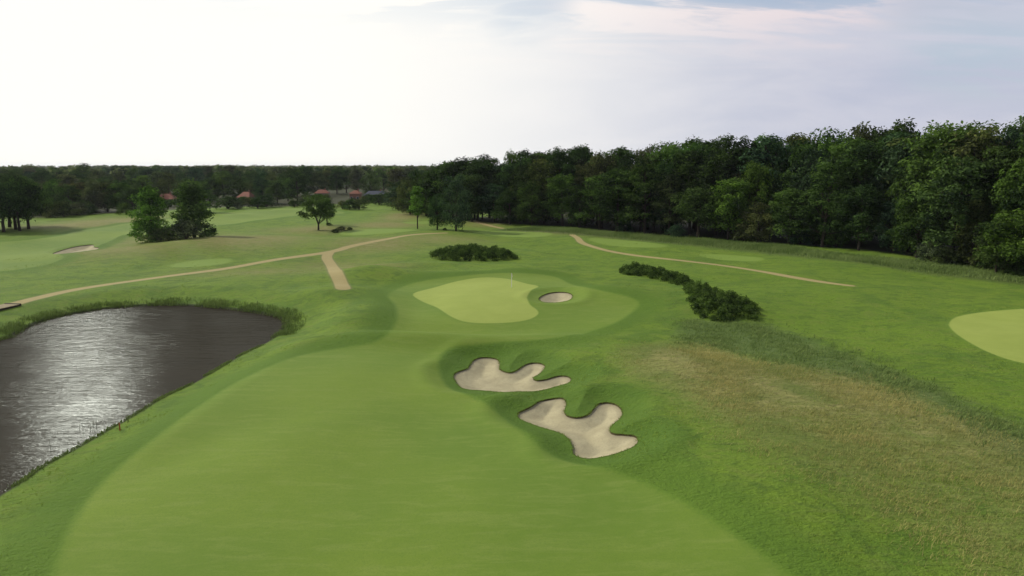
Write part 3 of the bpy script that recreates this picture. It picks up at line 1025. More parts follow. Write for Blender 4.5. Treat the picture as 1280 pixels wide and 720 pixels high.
dirv = (front[-1] - front[0]) / np.linalg.norm(front[-1] - front[0])
inward = np.array([-dirv[1], dirv[0]])
if inward[1] < 0:
    inward = -inward
ROWS = [(0, 8.6, 'front'), (8.0, 7.4, 'second'), (15, 7.6, 'third'), (23, 8.4, 'fourth'), (33, 9.5, 'fifth')]
for ri, (dep, gap, rname) in enumerate(ROWS):
    L = []
    s = cum[-1] - random.uniform(0, gap)
    while s > -2:
        p = along(max(s, 0)) + inward * (dep + random.uniform(-1.8, 1.8)) + dirv * random.uniform(-1, 1)
        L.append(p)
        s -= gap * random.uniform(.75, 1.25)
    for i, p in enumerate(L):
        d = p[1] * cp
        px = CX + F_PX * p[0] / (p[1] * cp + ZC * sp)
        ytop = float(np.interp(px, TOPX, TOPY))
        hfull = ZC + (HORIZON - ytop) / F_PX * (p[1]) * 1.02
        if ri == 0:
            if random.random() < .40:
                kind = random.choice(['tall', 'pine'])
                h = hfull * random.uniform(.62, .86)
            else:
                kind = random.choice(['round', 'tall', 'oak', 'round', 'conifer', 'oak'])
                h = random.uniform(9, 16)
            col = random.choice(['mid', 'mid', 'blue', 'fresh', 'deep', 'olive'])
            w = random.uniform(.95, 1.25) * (1.25 if kind == 'tall' else 1)
        elif ri == 1:
            kind = random.choice(['tall', 'tall', 'pine', 'round'])
            h = hfull * random.uniform(.70, .98)
            col = random.choice(['mid', 'deep', 'deep', 'olive', 'brown', 'blue', 'fresh'])
            w = random.uniform(.95, 1.25)
        else:
            kind = random.choice(['tall', 'pine', 'pine', 'tall', 'round'])
            h = hfull * random.uniform(.82, 1.06)
            col = random.choice(['mid', 'deep', 'deep', 'mid', 'blue', 'fresh', 'olive'])
            w = random.uniform(.85, 1.3)
        if kind == 'round' and h > 17:
            w *= .72
        if rname == 'front':
            lb = '%s %s, %s from the near end of the wood\'s front edge' % (CWORD[col], KWORD[kind], ORD[i])
        else:
            lb = "%s %s in the wood's %s rank, %s from its near end" % (CWORD[col], KWORD[kind], rname, ORD[i])
        plant(kind, p[0], p[1], h, w, col, lb, 'tree', 'trees of the wood beside the far fairway')
# the taller group where the wood ends, beyond the slim young tree
for px, py, yt, kd, col, lb in [(513, 268, 221, 'round', 'olive', 'olive rounded tree beyond the slim young tree, outermost of its group'), (522, 264, 212, 'tall', 'deep', 'tall dark tree rising straight behind the slim young tree'),
                                (533, 270, 214, 'round', 'mid', 'dark rounded tree filling the gap behind the two small trees'), (545, 272, 209, 'tall', 'deep', 'tall deep green tree just outside the corner of the wood'),
                                (557, 273.5, 202, 'tall', 'mid', 'tall tree forming the outer corner of the wood'),
                                (566, 272, 201, 'tall', 'blue', 'tall blue-green tree, second from the outer corner of the wood'), (577, 274, 199.5, 'tall', 'deep', 'tall deep green tree, third from the outer corner of the wood'),
                                (587, 273, 198, 'pine', 'mid', 'tall pine, fourth tree from the outer corner of the wood'), (597, 275, 197, 'tall', 'deep', 'tall deep green tree, fifth from the outer corner of the wood')]:
    x, y, z = at(px, py)
    plant(kd, x, y, h_for(px, py, yt), 1.1 if kd == 'round' else 1.35, col, lb, 'tree', 'trees at the corner of the wood')
# brush under the edge of the wood
k = 0
for px, py, h, col in [(1000, 306, 4.5, 'blue'), (1020, 307, 5.5, 'mid'), (1045, 309, 4.5, 'fresh'), (845, 297, 4.0, 'blue'), (930, 302, 4.5, 'olive'), (1165, 328, 4.5, 'grey'), (1255, 338, 6.0, 'fresh'), (1182, 331, 3.6, 'olive'), (780, 290, 4.2, 'blue'), (1270, 346, 3.0, 'mid')]:
    x, y, z = at(px, py)
    plant('bush', x, y, h, random.uniform(.9, 1.2), col, '%s bush at the foot of the wood, %s of ten counted from the left' % (CWORD[col], ORD[sorted([1000, 1020, 1045, 845, 930, 1165, 1255, 1182, 780, 1270]).index(px)]), 'bush', 'bushes at the foot of the wood')

# --- single trees on the course
def single(kind, px, py, ytop, w, col, label, cat='tree', variant=0, group=None, rz=None):
    x, y, z = at(px, py)
    return plant(kind, x, y, h_for(px, py, ytop), w, col, label, cat, group, variant, rz, light=1.3)


single('conifer', 190, 302, 232, 1.25, 'fresh', 'bushy evergreen with foliage to the ground, beside the pale fairway', variant=0)
single('conifer', 243, 297, 225, 1.3, 'mid', 'dark evergreen behind the grey bush, slimmer of the conifer pair', variant=1)
single('bush', 233, 299, 273, 1.1, 'grey', 'grey-green bush at the foot of the slimmer evergreen', 'bush', 0)
single('bush', 200, 302, 285, 1.6, 'olive', 'low brownish bush at the foot of the bushy evergreen', 'bush', 1)
single('bush', 265, 294.5, 285.5, 1.0, 'deep', 'small round dark bush beside the slimmer evergreen', 'bush', 2)
single('bush', 218, 298, 281, .7, 'fresh', 'thin pale bush in the gap between the two evergreens', 'bush', 3)
single('forked', 398, 287.5, 241, 1.0, 'mid', 'small forked tree alone on the dry grass mound', variant=0, rz=0.2)
single('oak', 409, 281.5, 247, .75, 'deep', 'smaller dark tree just behind the forked tree', variant=1)
for px, py, yt, w, col, lb in [(411, 282, 277.6, 1.3, 'deep', 'low dark shrub at the foot of the tree behind the forked one'), (419, 291, 285.5, 1.3, 'black', 'low dark shrub next to the shadow of the forked tree'), (427, 288.5, 282.5, 1.4, 'black', 'dark low shrub between two others beyond the forked tree'),
                               (437, 287.5, 283.5, 1.5, 'deep', 'low shrub farthest along the row by the forked tree')]:
    single('bush', px, py, yt, w, col, lb, 'bush', random.randrange(4), 'low shrubs by the forked tree')
single('sapling', 522, 286, 231, 1.4, 'fresh', 'slim bright green young tree near the path end')
single('round', 546.5, 287, 241, .80, 'deep', 'small dark tree between the slim young tree and the big one', variant=2)
single('round', 570, 288.5, 216, .74, 'blue', 'large dark tree standing alone before the corner of the wood', variant=0)
single('bush', 556, 288, 284.5, 1.2, 'deep', 'small dark shrub at the foot of the large single tree', 'bush', 1)
# dark stand at the frame edge
lb = ['outermost dark tree of the stand, cut by the frame edge', 'dark broad tree, second of the stand from the frame edge', 'dark tree, third of the stand from the frame edge', 'dark tree in the middle of the stand beside the pale fairway', 'dark tree at the end of the stand nearest the open fairway', 'dark tree set back in the stand beyond the fairway']
for (px, py, yt, w), l in zip([(-22, 288, 212, 1.0), (5, 290, 222, .95), (20, 287, 217, .95), (25, 288.5, 226, .9), (36, 286, 222, .95), (12, 284, 214, .95)], lb):
    single('oak', px, py, yt, w, random.choice(['black', 'deep', 'deep']), l, 'tree', random.randrange(4), 'dark stand of trees beside the pale fairway')
for i, px in enumerate((-60, -95, -140)):
    single('oak', px, 289, 214, 1.0, 'deep', 'dark tree outside the frame edge, %s beyond the stand' % ORD[i], 'tree', i, 'dark stand of trees beside the pale fairway')

HOUSES = [(209, 255.5), (309, 253), (403, 248), (445, 250.5), (470, 249)]

# --- far wood: ranks of single trees, then one mass to the horizon
BANDS = [
    ('bush', [(62, 272), (80, 271), (96, 269), (112, 268), (158, 268), (285, 261), (297, 261), (322, 260.5), (333, 259), (368, 259), (385, 258), (428, 261), (437, 262), (449, 262), (462, 254), (474, 256), (486, 254), (500, 250), (495, 259), (512, 262), (524, 268), (538, 268), (548, 270)], (4.0, 7.5)),
]
names_x = sorted(BANDS[0][1])
for i, (px, py) in enumerate(names_x):
    x, y, z = at(px, py)
    col = random.choice(['deep', 'mid', 'olive', 'grey', 'deep'])
    plant('bush', x, y, random.uniform(3.6, 6.6), random.uniform(.95, 1.4), col, "%s bush at the far wood's edge, %s of twenty-three from the left" % (CWORD[col], ORD[i]), 'bush', 'bushes at the edge of the far wood')
for bi, (ya, yb, step, tops, rname) in enumerate([(259, 263, 17, (221, 236), 'nearest'), (250, 255, 16, (212, 226), 'second'), (241, 246, 15, (207, 216), 'third'), (232, 236, 14, (205.5, 212), 'farthest')]):
    px, i = -90 + random.uniform(0, 8), 0
    while px < 590:
        yy = random.uniform(ya, yb)
        if any(abs(px - hx) < (24 if bi == 0 else 17) and ya + 1 > hy - 2 for hx, hy in HOUSES):
            px += step * .6
            continue
        if bi == 0 and 268 < px < 500 and random.random() < .78:
            px += step
            continue
        if bi == 0 and 100 < px <= 268:
            yy = random.uniform(262, 266)
        if bi == 0 and px <= 100:
            yy = random.uniform(264, 271)
        kind = random.choice(['round', 'round', 'round', 'tall', 'pine'])
        col = random.choice(['mid', 'deep', 'olive', 'mid', 'grey', 'blue', 'deep', 'fresh', 'brown'])
        yt = random.uniform(*tops)
        if bi == 2 and i % 9 == 4:
            yt -= 5
        x, y, z = at(px, yy)
        h = max(7, h_for(px, yy, yt))
        w = random.uniform(1.0, 1.35) * (1.5 if kind in ('tall', 'pine') else 1.0) * min(1.25, max(.8, 13 / h))
        plant(kind, x, y, h, w, col, '%s %s of the far wood, %s from the left in the %s rank' % (CWORD[col], KWORD[kind], ORD[i], rname), 'tree', 'trees of the far wood', light=1.12)
        i += 1
        px += step * random.uniform(.75, 1.25)


def far_mass():
    r = np.random.default_rng(5)
    Ps, Ns, Ts, Ss = [], [], [], []
    n = 2600
    for i in range(n):
        d = 650 * (5200 / 650) ** (r.random() ** .8)
        a = r.uniform(math.radians(-52), math.radians(50))
        x, y = math.sin(a) * d, math.cos(a) * d
        if x > -40 + d * .02 and d < 900 and a > .05:
            pass
        h = r.uniform(14, 19.5) + (r.random() < .06) * r.uniform(1, 4) + d / 1600.0
        rad = r.uniform(5, 8.5) * (1 + d / 3500)
        m = 46
        dd = r.normal(size=(m, 3))
        dd /= np.linalg.norm(dd, axis=1, keepdims=True)
        dd[:, 2] = np.abs(dd[:, 2]) * np.where(r.random(m) < .75, 1, -1)
        Ps.append(np.array([x, y, h - rad * .8]) + dd * np.array([rad, rad, rad * .8]) * r.uniform(.75, 1.05, (m, 1)))
        Ns.append(dd + r.normal(size=(m, 3)) * .5)
        Ts.append(np.clip(r.normal(.45, .18) + r.normal(0, .15, m), 0, 1))
        Ss.append(np.full(m, rad * .22))
    Pn = np.concatenate(Ps)
    V, Fq, t = leaves(Pn, np.concatenate(Ns), np.concatenate(Ss), np.concatenate(Ts), r, .75)
    o = link('far_woodland', mesh_from('far_woodland', V, Fq, 4, {'tint': t}, None, False), M_LEAF)
    o.color = (.085, .105, .055, 1)
    tag(o, 'far dark woodland stretching to the horizon', 'woodland', kind='stuff')


far_mass()


# ------------------------------------------------------------------ long grass, reeds, shrub beds
def in_poly(poly, n, r):
    lo, hi = poly.min(0), poly.max(0)
    X = r.uniform(lo[0], hi[0], n)
    Y = r.uniform(lo[1], hi[1], n)
    d = poly_sdf(X, Y, poly, 9.0)
    return X, Y, d


def blades(X, Y, H, W, r, per=4, lean=.55, spread=.18, tint=None):
    n = len(X)
    Z = terrain(X, Y)
    x = np.repeat(X, per) + r.normal(0, spread, n * per)
    y = np.repeat(Y, per) + r.normal(0, spread, n * per)
    z = np.repeat(Z, per) - .03
    h = np.repeat(H, per) * r.uniform(.55, 1.1, n * per)
    w = np.repeat(W, per) * r.uniform(.7, 1.3, n * per)
    a = r.uniform(0, 2 * PI, n * per)
    # leaning mostly down-wind (to +x)
    lx = np.cos(a) * lean * .7 + lean * .55
    ly = np.sin(a) * lean * .7
    b = r.uniform(0, PI, n * per)
    ux, uy = np.cos(b) * w, np.sin(b) * w
    base0 = np.stack([x - ux, y - uy, z], 1)
    base1 = np.stack([x + ux, y + uy, z], 1)
    m0 = np.stack([x + lx * h * .35 - ux * .8, y + ly * h * .35 - uy * .8, z + h * .62], 1)
    m1 = np.stack([x + lx * h * .35 + ux * .8, y + ly * h * .35 + uy * .8, z + h * .62], 1)
    tip = np.stack([x + lx * h, y + ly * h, z + h * .95], 1)
    V = np.stack([base0, base1, m1, m0, tip], 1).reshape(-1, 3)
    o = np.arange(n * per)[:, None] * 5
    T3 = np.concatenate([o + np.array([[0, 1, 2]]), o + np.array([[0, 2, 3]]), o + np.array([[3, 2, 4]])])
    t = np.clip(np.repeat(tint, per) + r.normal(0, .15, n * per), 0, 1)
    return V, T3, np.repeat(t, 5)


def patch_noise(X, Y, s, seed):
    r = np.random.default_rng(seed)
    v = np.zeros_like(X)
    for _ in range(9):
        a, p, L = r.uniform(0, 2 * PI), r.uniform(0, 2 * PI), s * r.uniform(.5, 1.8)
        v += np.sin((X * math.cos(a) + Y * math.sin(a)) * 2 * PI / L + p)
    return v / 3.2


def grass_obj(name, sets, mat, label, cat='grass'):
    V, Fq, t = [], [], []
    o = 0
    for v, f, ti in sets:
        V.append(v)
        Fq.append(f + o)
        t.append(ti)
        o += len(v)
    ob = link(name, mesh_from(name, np.concatenate(V), np.concatenate(Fq), 3, {'tint': np.concatenate(t)}, None, False), mat)
    return tag(ob, label, cat, kind='stuff')


r = np.random.default_rng(21)
M_STRAW = blade_material('straw_blades', (.115, .160, .034), (.430, .385, .135))
M_TALL = blade_material('tall_blades', (.085, .140, .032), (.220, .290, .090))
M_REED = blade_material('reed_blades', (.075, .120, .028), (.180, .240, .068))

X, Y, d = in_poly(TAN, 90000, r)
pn = patch_noise(X, Y, 9, 3)
keep = (r.random(len(X)) < np.clip(.55 + .45 * pn, .04, 1) * sstep(3.0, -8, d) * .40) & (np.hypot(X, Y) > 30)
X, Y, pn = X[keep], Y[keep], pn[keep]
grass_obj('dry_grass', [blades(X, Y, r.uniform(.10, .42, len(X)) * r.uniform(.7, 1.2, len(X)), np.full(len(X), .013), r, 5, .8, .26, np.clip(.5 + .22 * pn + r.normal(0, .12, len(X)), .05, .95))], M_STRAW, 'straw coloured long grass between the bunkers and the far green')

X, Y, d = in_poly(TALLG, 42000, r)
pn = patch_noise(X, Y, 6, 4)
keep = r.random(len(X)) < np.clip(.5 + .5 * pn, .04, 1) * sstep(3.0, -4, d) * .42
S1 = blades(X[keep], Y[keep], r.uniform(.18, .50, keep.sum()), np.full(keep.sum(), .024), r, 4, .8, .2, np.clip(.45 + .2 * pn[keep], .05, .95))
# along the foot of the wood
n = 22000
ii = r.integers(0, len(EDGE) - 1, n)
tt = r.random((n, 1))
Q = EDGE[ii] * (1 - tt) + EDGE[ii + 1] * tt + np.array(inward)[None, :] * r.normal(3.2, 2.8, (n, 1))
S2 = blades(Q[:, 0], Q[:, 1], r.uniform(.4, 1.0, n), np.full(n, .045), r, 3, .5, .3, np.clip(.5 + .2 * patch_noise(Q[:, 0], Q[:, 1], 12, 8), .05, .95))
grass_obj('tall_grass', [S1, S2], M_TALL, 'tall dark green grass along the rough and the foot of the wood')

# rough tufts scattered over the unmown ground near the camera
n = 60000
th = r.uniform(math.radians(-40), math.radians(42), n)
ds = 30 * (190 / 30) ** r.random(n)
X, Y = np.sin(th) * ds, np.cos(th) * ds
msk = (poly_sdf(X, Y, FAIR_A) > 2.5)
for q in BUNK + [GREEN_B]:
    msk &= poly_sdf(X, Y, q) > .5
for q, w in zip(PATHS, PATH_W):
    msk &= line_dist(X, Y, q) > w + .4
msk &= poly_sdf(X, Y, POND) > 1.0
pn = patch_noise(X, Y, 11, 9)
msk &= r.random(n) < np.clip(.25 + .5 * pn, 0, .85)
X, Y, pn, ds = X[msk], Y[msk], pn[msk], ds[msk]
M_ROUGH = blade_material('rough_blades', (.120, .195, .026), (.240, .320, .055))
grass_obj('rough_grass', [blades(X, Y, r.uniform(.07, .17, len(X)), .012 + ds * .00018, r, 4, .9, .22, np.clip(.45 + .2 * pn, .05, .95))], M_ROUGH, 'tufted green rough grass beside the fairway')

# reeds round the pond
n = 15000
ii = r.integers(0, len(POND), n)
tt = r.random((n, 1))
A, B = POND, np.roll(POND, -1, 0)
seglen = np.linalg.norm(B - A, axis=1)
ii = r.choice(len(POND), n, p=seglen / seglen.sum())
Q = A[ii] * (1 - tt) + B[ii] * tt
pxs = CX + F_PX * Q[:, 0] / (Q[:, 1] * cp + 21 * sp)
far_bank = (Q[:, 1] > 88) & (Q[:, 0] > -75)
outn = (nv_ if area > 0 else -nv_)[ii]
off = np.where(far_bank, np.clip(r.normal(.9, 1.0, n), -.5, 2.6), r.normal(.06, .22, n))
Q = Q + outn * off[:, None]
pn = patch_noise(Q[:, 0], Q[:, 1], 5, 12)
keep = r.random(n) < np.where(far_bank, np.clip(.62 + .38 * pn, .10, 1), np.clip(.5 + .6 * pn, 0, 1))
H = np.where(far_bank, r.uniform(.22, .70, n), r.uniform(.10, .30, n))
reed = grass_obj('reeds', [blades(Q[keep, 0], Q[keep, 1], H[keep], np.where(far_bank, .024, .03)[keep], r, 4, .35, .16, np.clip(.42 + .2 * pn[keep], .05, .95))], M_REED, 'reeds and wet grass along the pond bank', 'reeds')
# ragged grass hanging over the bunker rims
for k, Pb in enumerate(BUNK[:3]):
    rb = np.random.default_rng(60 + k)
    A, B = Pb, np.roll(Pb, -1, 0)
    sl_ = np.linalg.norm(B - A, axis=1)
    n = int(sl_.sum() * 16)
    ii = rb.choice(len(Pb), n, p=sl_ / sl_.sum())
    Q = A[ii] + (B[ii] - A[ii]) * rb.random((n, 1)) + rb.normal(0, .05, (n, 2))
    v, f, t = blades(Q[:, 0], Q[:, 1], rb.uniform(.05, .12, n), np.full(n, .016), rb, 3, .9, .07, rb.uniform(.1, .8, n))
    v = v - np.array(BROOT[k].location)
    link('grass_fringe', mesh_from('grass_fringe', v, f, 3, {'tint': t}, None, False), M_ROUGH, BROOT[k])
# a few thin stalks standing in the water near the stake
st = [(100, 541), (104, 543), (117, 535), (121, 537), (63, 563), (113, 540), (130, 536)]
XY = np.array([unproject(a, b, WATER_Z) for a, b in st])


def stalk_obj():
    S = []
    for x, y in XY:
        v, f = tube([(x, y, WATER_Z - .5), (x + .02, y, WATER_Z + .45), (x + .03, y + .01, WATER_Z + .62 + r.uniform(0, .3))], [.014, .012, .005], 5)
        S.append((v, f))
    v, f = join(S)
    o = link('rushes', mesh_from('rushes', v, f, 4), simple('rush', (.05, .06, .025), .9, .3, 3))
    tag(o, 'thin dark rush stalks standing in the bright water', 'reeds', kind='stuff')


stalk_obj()


def shrub_bed(px_poly, hmax, leafn, col, label, seed):
    """a low dense bed of dark shrubs on an irregular footprint"""
    r = np.random.default_rng(seed)
    poly = ground_poly(px_poly, 0, True, 4, base_h)
    ctr = poly.mean(0)
    z0 = tz(*ctr)
    C, Rr = [], []
    k = 0
    while len(C) < leafn and k < 20000:
        k += 1
        p = r.uniform(poly.min(0), poly.max(0))
        dd = float(poly_sdf(np.array([p[0]]), np.array([p[1]]), poly, 5.0)[0])
        if dd > .1:
            continue
        hh = hmax * (.42 + .58 * min(1, max(0, -dd) / 1.6)) * r.uniform(.55, 1.25)
        rad = r.uniform(.32, .62)
        C.append((p[0] - ctr[0], p[1] - ctr[1], tz(p[0], p[1]) - z0 + hh - rad * .8))
        Rr.append(rad)
    me = crown_mesh('shrub_bed', np.array(C), np.array(Rr), 80, .17, r, 1.1, .3, .2, .34)
    me.materials.append(M_LEAF)
    o = link('shrub_bed', me, None, None, (ctr[0], ctr[1], z0))
    tag(o, label, 'shrubs', 'shrub beds round the green')
    g = GREENS[col]
    o.color = (g[0], g[1], g[2], 1)


shrub_bed([(536, 322), (552, 315.5), (585, 313), (620, 315), (645, 321), (640, 325.5), (600, 326.5), (560, 326)], 1.5, 300, 'bed', 'long low dark shrub bed behind the green', 31)
shrub_bed([(777, 337), (800, 335), (835, 343), (864, 352), (862, 358), (840, 355), (810, 347), (782, 343)], 1.2, 170, 'bed', 'narrow curving dark shrub bed beside the green apron', 32)
shrub_bed([(858, 362), (880, 364), (915, 374), (948, 388), (946, 398), (925, 401), (890, 400), (868, 392), (864, 378)], 1.4, 230, 'bed', 'wide dark shrub bed above the long dry grass', 33)

# ------------------------------------------------------------------ flagstick, stake, footbridge
M_WHITE = simple('white_paint', (.72, .72, .62), .5, .05)
M_YEL = simple('flag_cloth', (.70, .68, .42), .8, .08)
M_RED = simple('red_paint', (.42, .09, .035), .6, .1)
M_TIMBER = simple('timber', (.27, .22, .12), .9, .3, 2.5)
M_DARKT = simple('dark_timber', (.045, .036, .024), .9, .3, 2.5)


def box(x0, x1, y0, y1, z0, z1):
    V = np.array([(x, y, z) for x in (x0, x1) for y in (y0, y1) for z in (z0, z1)], float)
    Fq = np.array([(0, 1, 3, 2), (4, 6, 7, 5), (0, 4, 5, 1), (2, 3, 7, 6), (0, 2, 6, 4), (1, 5, 7, 3)])
    return V, Fq


x, y, z = at(639.5, 359)
fl = empty('flagstick', (x, y, z))
tag(fl, 'white flagstick with a limp flag standing in the hole on the green', 'flagstick')
v, f = tube([(0, 0, -.15), (0, 0, 1.0), (0, 0, 2.25)], [.055, .050, .042], 8)
link('pole', mesh_from('pole', v, f, 4), M_WHITE, fl)
# limp flag hanging close to the pole
gx = []
for i in range(9):
    for j in range(6):
        q, s = i / 8, j / 5
        gx.append((.035 + .16 * s * (.6 + .4 * math.sin(q * 3)), .05 * math.sin(s * 7 + q * 3), 2.2 - .62 * q - .10 * s * (1 - q)))
Fq = [(i * 6 + j, i * 6 + j + 1, (i + 1) * 6 + j + 1, (i + 1) * 6 + j) for i in range(8) for j in range(5)]
V = np.array(gx)
V = np.concatenate([V, V + np.array([0, .012, 0])])
Fq = np.array(Fq)
Fq = np.concatenate([Fq, Fq[:, ::-1] + 54])
link('flag', mesh_from('flag', V, Fq, 4), M_YEL, fl)
v, f = tube([(0, 0, -.12), (0, 0, .008)], [.075, .075], 12)
link('hole_liner', mesh_from('hole_liner', v, f, 4), M_WHITE, fl)

x, y, z = at(150, 538)
stk = empty('hazard_stake', (x, y, z))
tag(stk, 'small red hazard stake on the bank beside the pond', 'stake')
v, f = join([box(-.045, .045, -.045, .045, -.3, .62)])
v[v[:, 2] > .5, :2] *= .75
link('post', mesh_from('post', v, f, 4, smooth_shade=False), M_RED, stk)
v, f = tube([(0, 0, .62), (0, 0, .66)], [.036, .012], 4)
link('cap', mesh_from('cap', v, f, 4, smooth_shade=False), M_RED, stk)

# footbridge where the path crosses the ditch
a = np.array(unproject(-60, 398, .1))
b = np.array(unproject(16, 381, .1))
mid = (a + b) / 2
Ln = np.linalg.norm(b - a)
ang = math.atan2(b[1] - a[1], b[0] - a[0])
br = empty('footbridge', (mid[0], mid[1], tz(mid[0], mid[1])), ang)
tag(br, 'low timber footbridge carrying the cart path past the pond', 'footbridge')
parts = []
npl = int(Ln / .24)
for i in range(npl):
    x0 = -Ln / 2 + i * Ln / npl
    parts.append(box(x0, x0 + Ln / npl - .02, -1.25, 1.25, .22 + .006 * (i % 3), .28 + .006 * (i % 3)))
v, f = join(parts)
link('deck', mesh_from('deck', v, f, 4, smooth_shade=False), M_TIMBER, br)
for s in (-1, 1):
    v, f = box(-Ln / 2, Ln / 2, s * 1.17 - .08, s * 1.17 + .08, -.55, .215)
    link('side_beam', mesh_from('side_beam', v, f, 4, smooth_shade=False), M_DARKT, br)
for s in (-1, 1):
    v, f = box(s * (Ln / 2) - .14, s * (Ln / 2) + .14, -1.28, 1.28, -.6, .36)
    link('end_sleeper', mesh_from('end_sleeper', v, f, 4, smooth_shade=False), M_DARKT, br)

# ------------------------------------------------------------------ far houses
M_TILE = simple('clay_tile', (.20, .080, .048), .85, .25, 1.2)
M_SLATE = simple('slate', (.060, .068, .085), .7, .2, 1.2)
M_RENDER = simple('render', (.20, .175, .14), .9, .1, .8)
M_BRICK = simple('brick', (.24, .12, .08), .9, .2, 1.5)
M_GLASS = simple('window_glass', (.03, .035, .04), .15, .1, 1, 0, .5)
M_FRAME = simple('window_frame', (.6, .6, .57), .6, .05)
M_DOOR = simple('door_paint', (.10, .07, .05), .6, .1)


def house(px, py, w, dp, hw, hr, rz, wall, roof, label):
    x, y, z = at(px, py)
    z -= 0
    h = empty('house', (x, y, z), math.radians(rz))
    tag(h, label, 'house')
    v, f = box(-w / 2, w / 2, -dp / 2, dp / 2, -.3, hw)
    # gable triangles
    v, f = join([(v, f)])
    link('wall', mesh_from('wall', v, f, 4, smooth_shade=False), wall, h)
    o = .45
    rv = np.array([(-w / 2 - o, -dp / 2 - o, hw + .003), (w / 2 + o, -dp / 2 - o, hw + .003), (w / 2 + o, dp / 2 + o, hw + .003), (-w / 2 - o, dp / 2 + o, hw + .003), (-w / 2 + dp * .35, 0, hw + hr), (w / 2 - dp * .35, 0, hw + hr)], float)
    rf = np.array([(0, 1, 5, 4), (2, 3, 4, 5), (1, 2, 5, 5), (3, 0, 4, 4), (3, 2, 1, 0)])
    me = bpy.data.meshes.new('roof')
    me.from_pydata(rv.tolist(), [], [(0, 1, 5, 4), (2, 3, 4, 5), (1, 2, 5), (3, 0, 4), (3, 2, 1, 0)])
    ro = link('roof', me, roof, h)
    v, f = box(w * .18, w * .18 + .7, -.35, .35, hw + hr * .4, hw + hr + .9)
    link('chimney', mesh_from('chimney', v, f, 4, smooth_shade=False), M_BRICK, ro)
    for sx in (-.30, .28):
        v, f = box(w * sx - .7, w * sx + .7, -dp / 2 - .04, -dp / 2 + .02, .9, 2.2)
        wn = link('window', mesh_from('window', v, f, 4, smooth_shade=False), M_FRAME, h)
        v, f = box(w * sx - .6, w * sx + .6, -dp / 2 - .06, -dp / 2 - .043, 1.0, 2.1)
        link('pane', mesh_from('pane', v, f, 4, smooth_shade=False), M_GLASS, wn)
    v, f = box(-.5, .5, -dp / 2 - .05, -dp / 2 + .02, 0, 2.1)
    link('door', mesh_from('door', v, f, 4, smooth_shade=False), M_DOOR, h)


house(209, 255.5, 9.0, 6.5, 2.8, 2.8, 8, M_RENDER, M_TILE, 'house with a red tiled roof between the two evergreens')
house(309, 252.5, 8.0, 6, 2.6, 3.0, -20, M_RENDER, M_TILE, 'small red roofed house between two bushes at the far wood')
house(403, 247, 8.5, 6, 2.8, 2.2, 5, M_RENDER, M_TILE, 'house with a low red roof above the forked tree')
house(445, 250.5, 6.0, 6, 4.0, 1.8, 0, M_BRICK, M_TILE, 'narrow red brick house beside the grey roofed one')
house(470, 249, 13.5, 7, 2.4, 2.6, 4, M_RENDER, M_SLATE, 'long house with a blue-grey roof beside the narrow red one')
for px, py, yt, w, col, lb in [(203, 258, 247.5, 1.2, 'deep', 'dark bush before the wall of the house between the evergreens'), (213, 258.5, 248.5, 1.3, 'mid', 'green bush before the door of the house between the evergreens'),
                               (304, 256, 244.5, 1.2, 'mid', 'green bush before the wall of the small red roofed house'), (313, 256.5, 245.5, 1.3, 'olive', 'olive bush before the corner of the small red roofed house'),
                               (398, 250.5, 241.5, 1.4, 'deep', 'dark bush before the house above the forked tree'), (408, 251, 242.5, 1.2, 'olive', 'olive bush at the corner of the house above the forked tree'),
                               (455, 254, 245.5, 1.3, 'grey', 'grey-green bush between the narrow red house and the long one'), (466, 253, 245, 1.4, 'deep', 'dark bush in front of the long grey roofed house'),
                               (479, 253, 244.5, 1.4, 'mid', 'green bush before the far end of the long grey roofed house'), (440, 255, 247.5, 1.3, 'deep', 'dark bush before the narrow red brick house')]:
    single('bush', px, py, yt, w, col, lb, 'bush', random.randrange(4), 'bushes in front of the far houses')

# ------------------------------------------------------------------ air
m, T, out = material('haze')
pv = T.node('ShaderNodeVolumePrincipled')
pv.inputs['Color'].default_value = (.88, .92, 1.0, 1)
pv.inputs['Density'].default_value = HAZE
pv.inputs['Anisotropy'].default_value = .3
T.l.new(pv.outputs[0], out.inputs['Volume'])
v, f = box(-8600, 8600, -8600, 8600, -6.0, 42.0)
tag(link('haze', mesh_from('haze', v, f, 4, smooth_shade=False), m), 'thin pale haze over the course', 'haze', kind='stuff')

# ------------------------------------------------------------------ sky and sun
SUN_AZ, SUN_EL = math.radians(-70), math.radians(38)
w = bpy.data.worlds.new('World')
SC.world = w
w.use_nodes = True
w.node_tree.nodes.clear()
T = NT(w.node_tree)
out = T.node('ShaderNodeOutputWorld')
sky = T.node('ShaderNodeTexSky', sky_type='NISHITA')
sky.sun_disc = False
sky.sun_elevation = SUN_EL
sky.sun_rotation = SUN_AZ
sky.air_density = 1.0
sky.dust_density = 0.6
bg1 = T.node('ShaderNodeBackground')
T.l.new(sky.outputs[0], bg1.inputs['Color'])
bg1.inputs['Strength'].default_value = 0.12
# a thin bright cloud sheet in front of it, whiter front-left, with an added spot that mirrors in the pond
dirn = T.node('ShaderNodeTexCoord').outputs['Generated']
sep = T.node('ShaderNodeSeparateXYZ')
T.l.new(dirn, sep.inputs[0])
zz = T.math('ADD', T.math('MAXIMUM', sep.outputs[2], 0.0), .16)
cmb = T.node('ShaderNodeCombineXYZ')
T.l.new(T.math('DIVIDE', sep.outputs[0], zz), cmb.inputs[0])
T.l.new(T.math('DIVIDE', sep.outputs[1], zz), cmb.inputs[1])
cl1 = T.noise(cmb.outputs[0], 1.1, 6, .58, .5)
cl2 = T.noise(T.mapping(cmb.outputs[0], (.5, 1.5, 1), (0, 0, .2)), 2.3, 5, .6, .8)


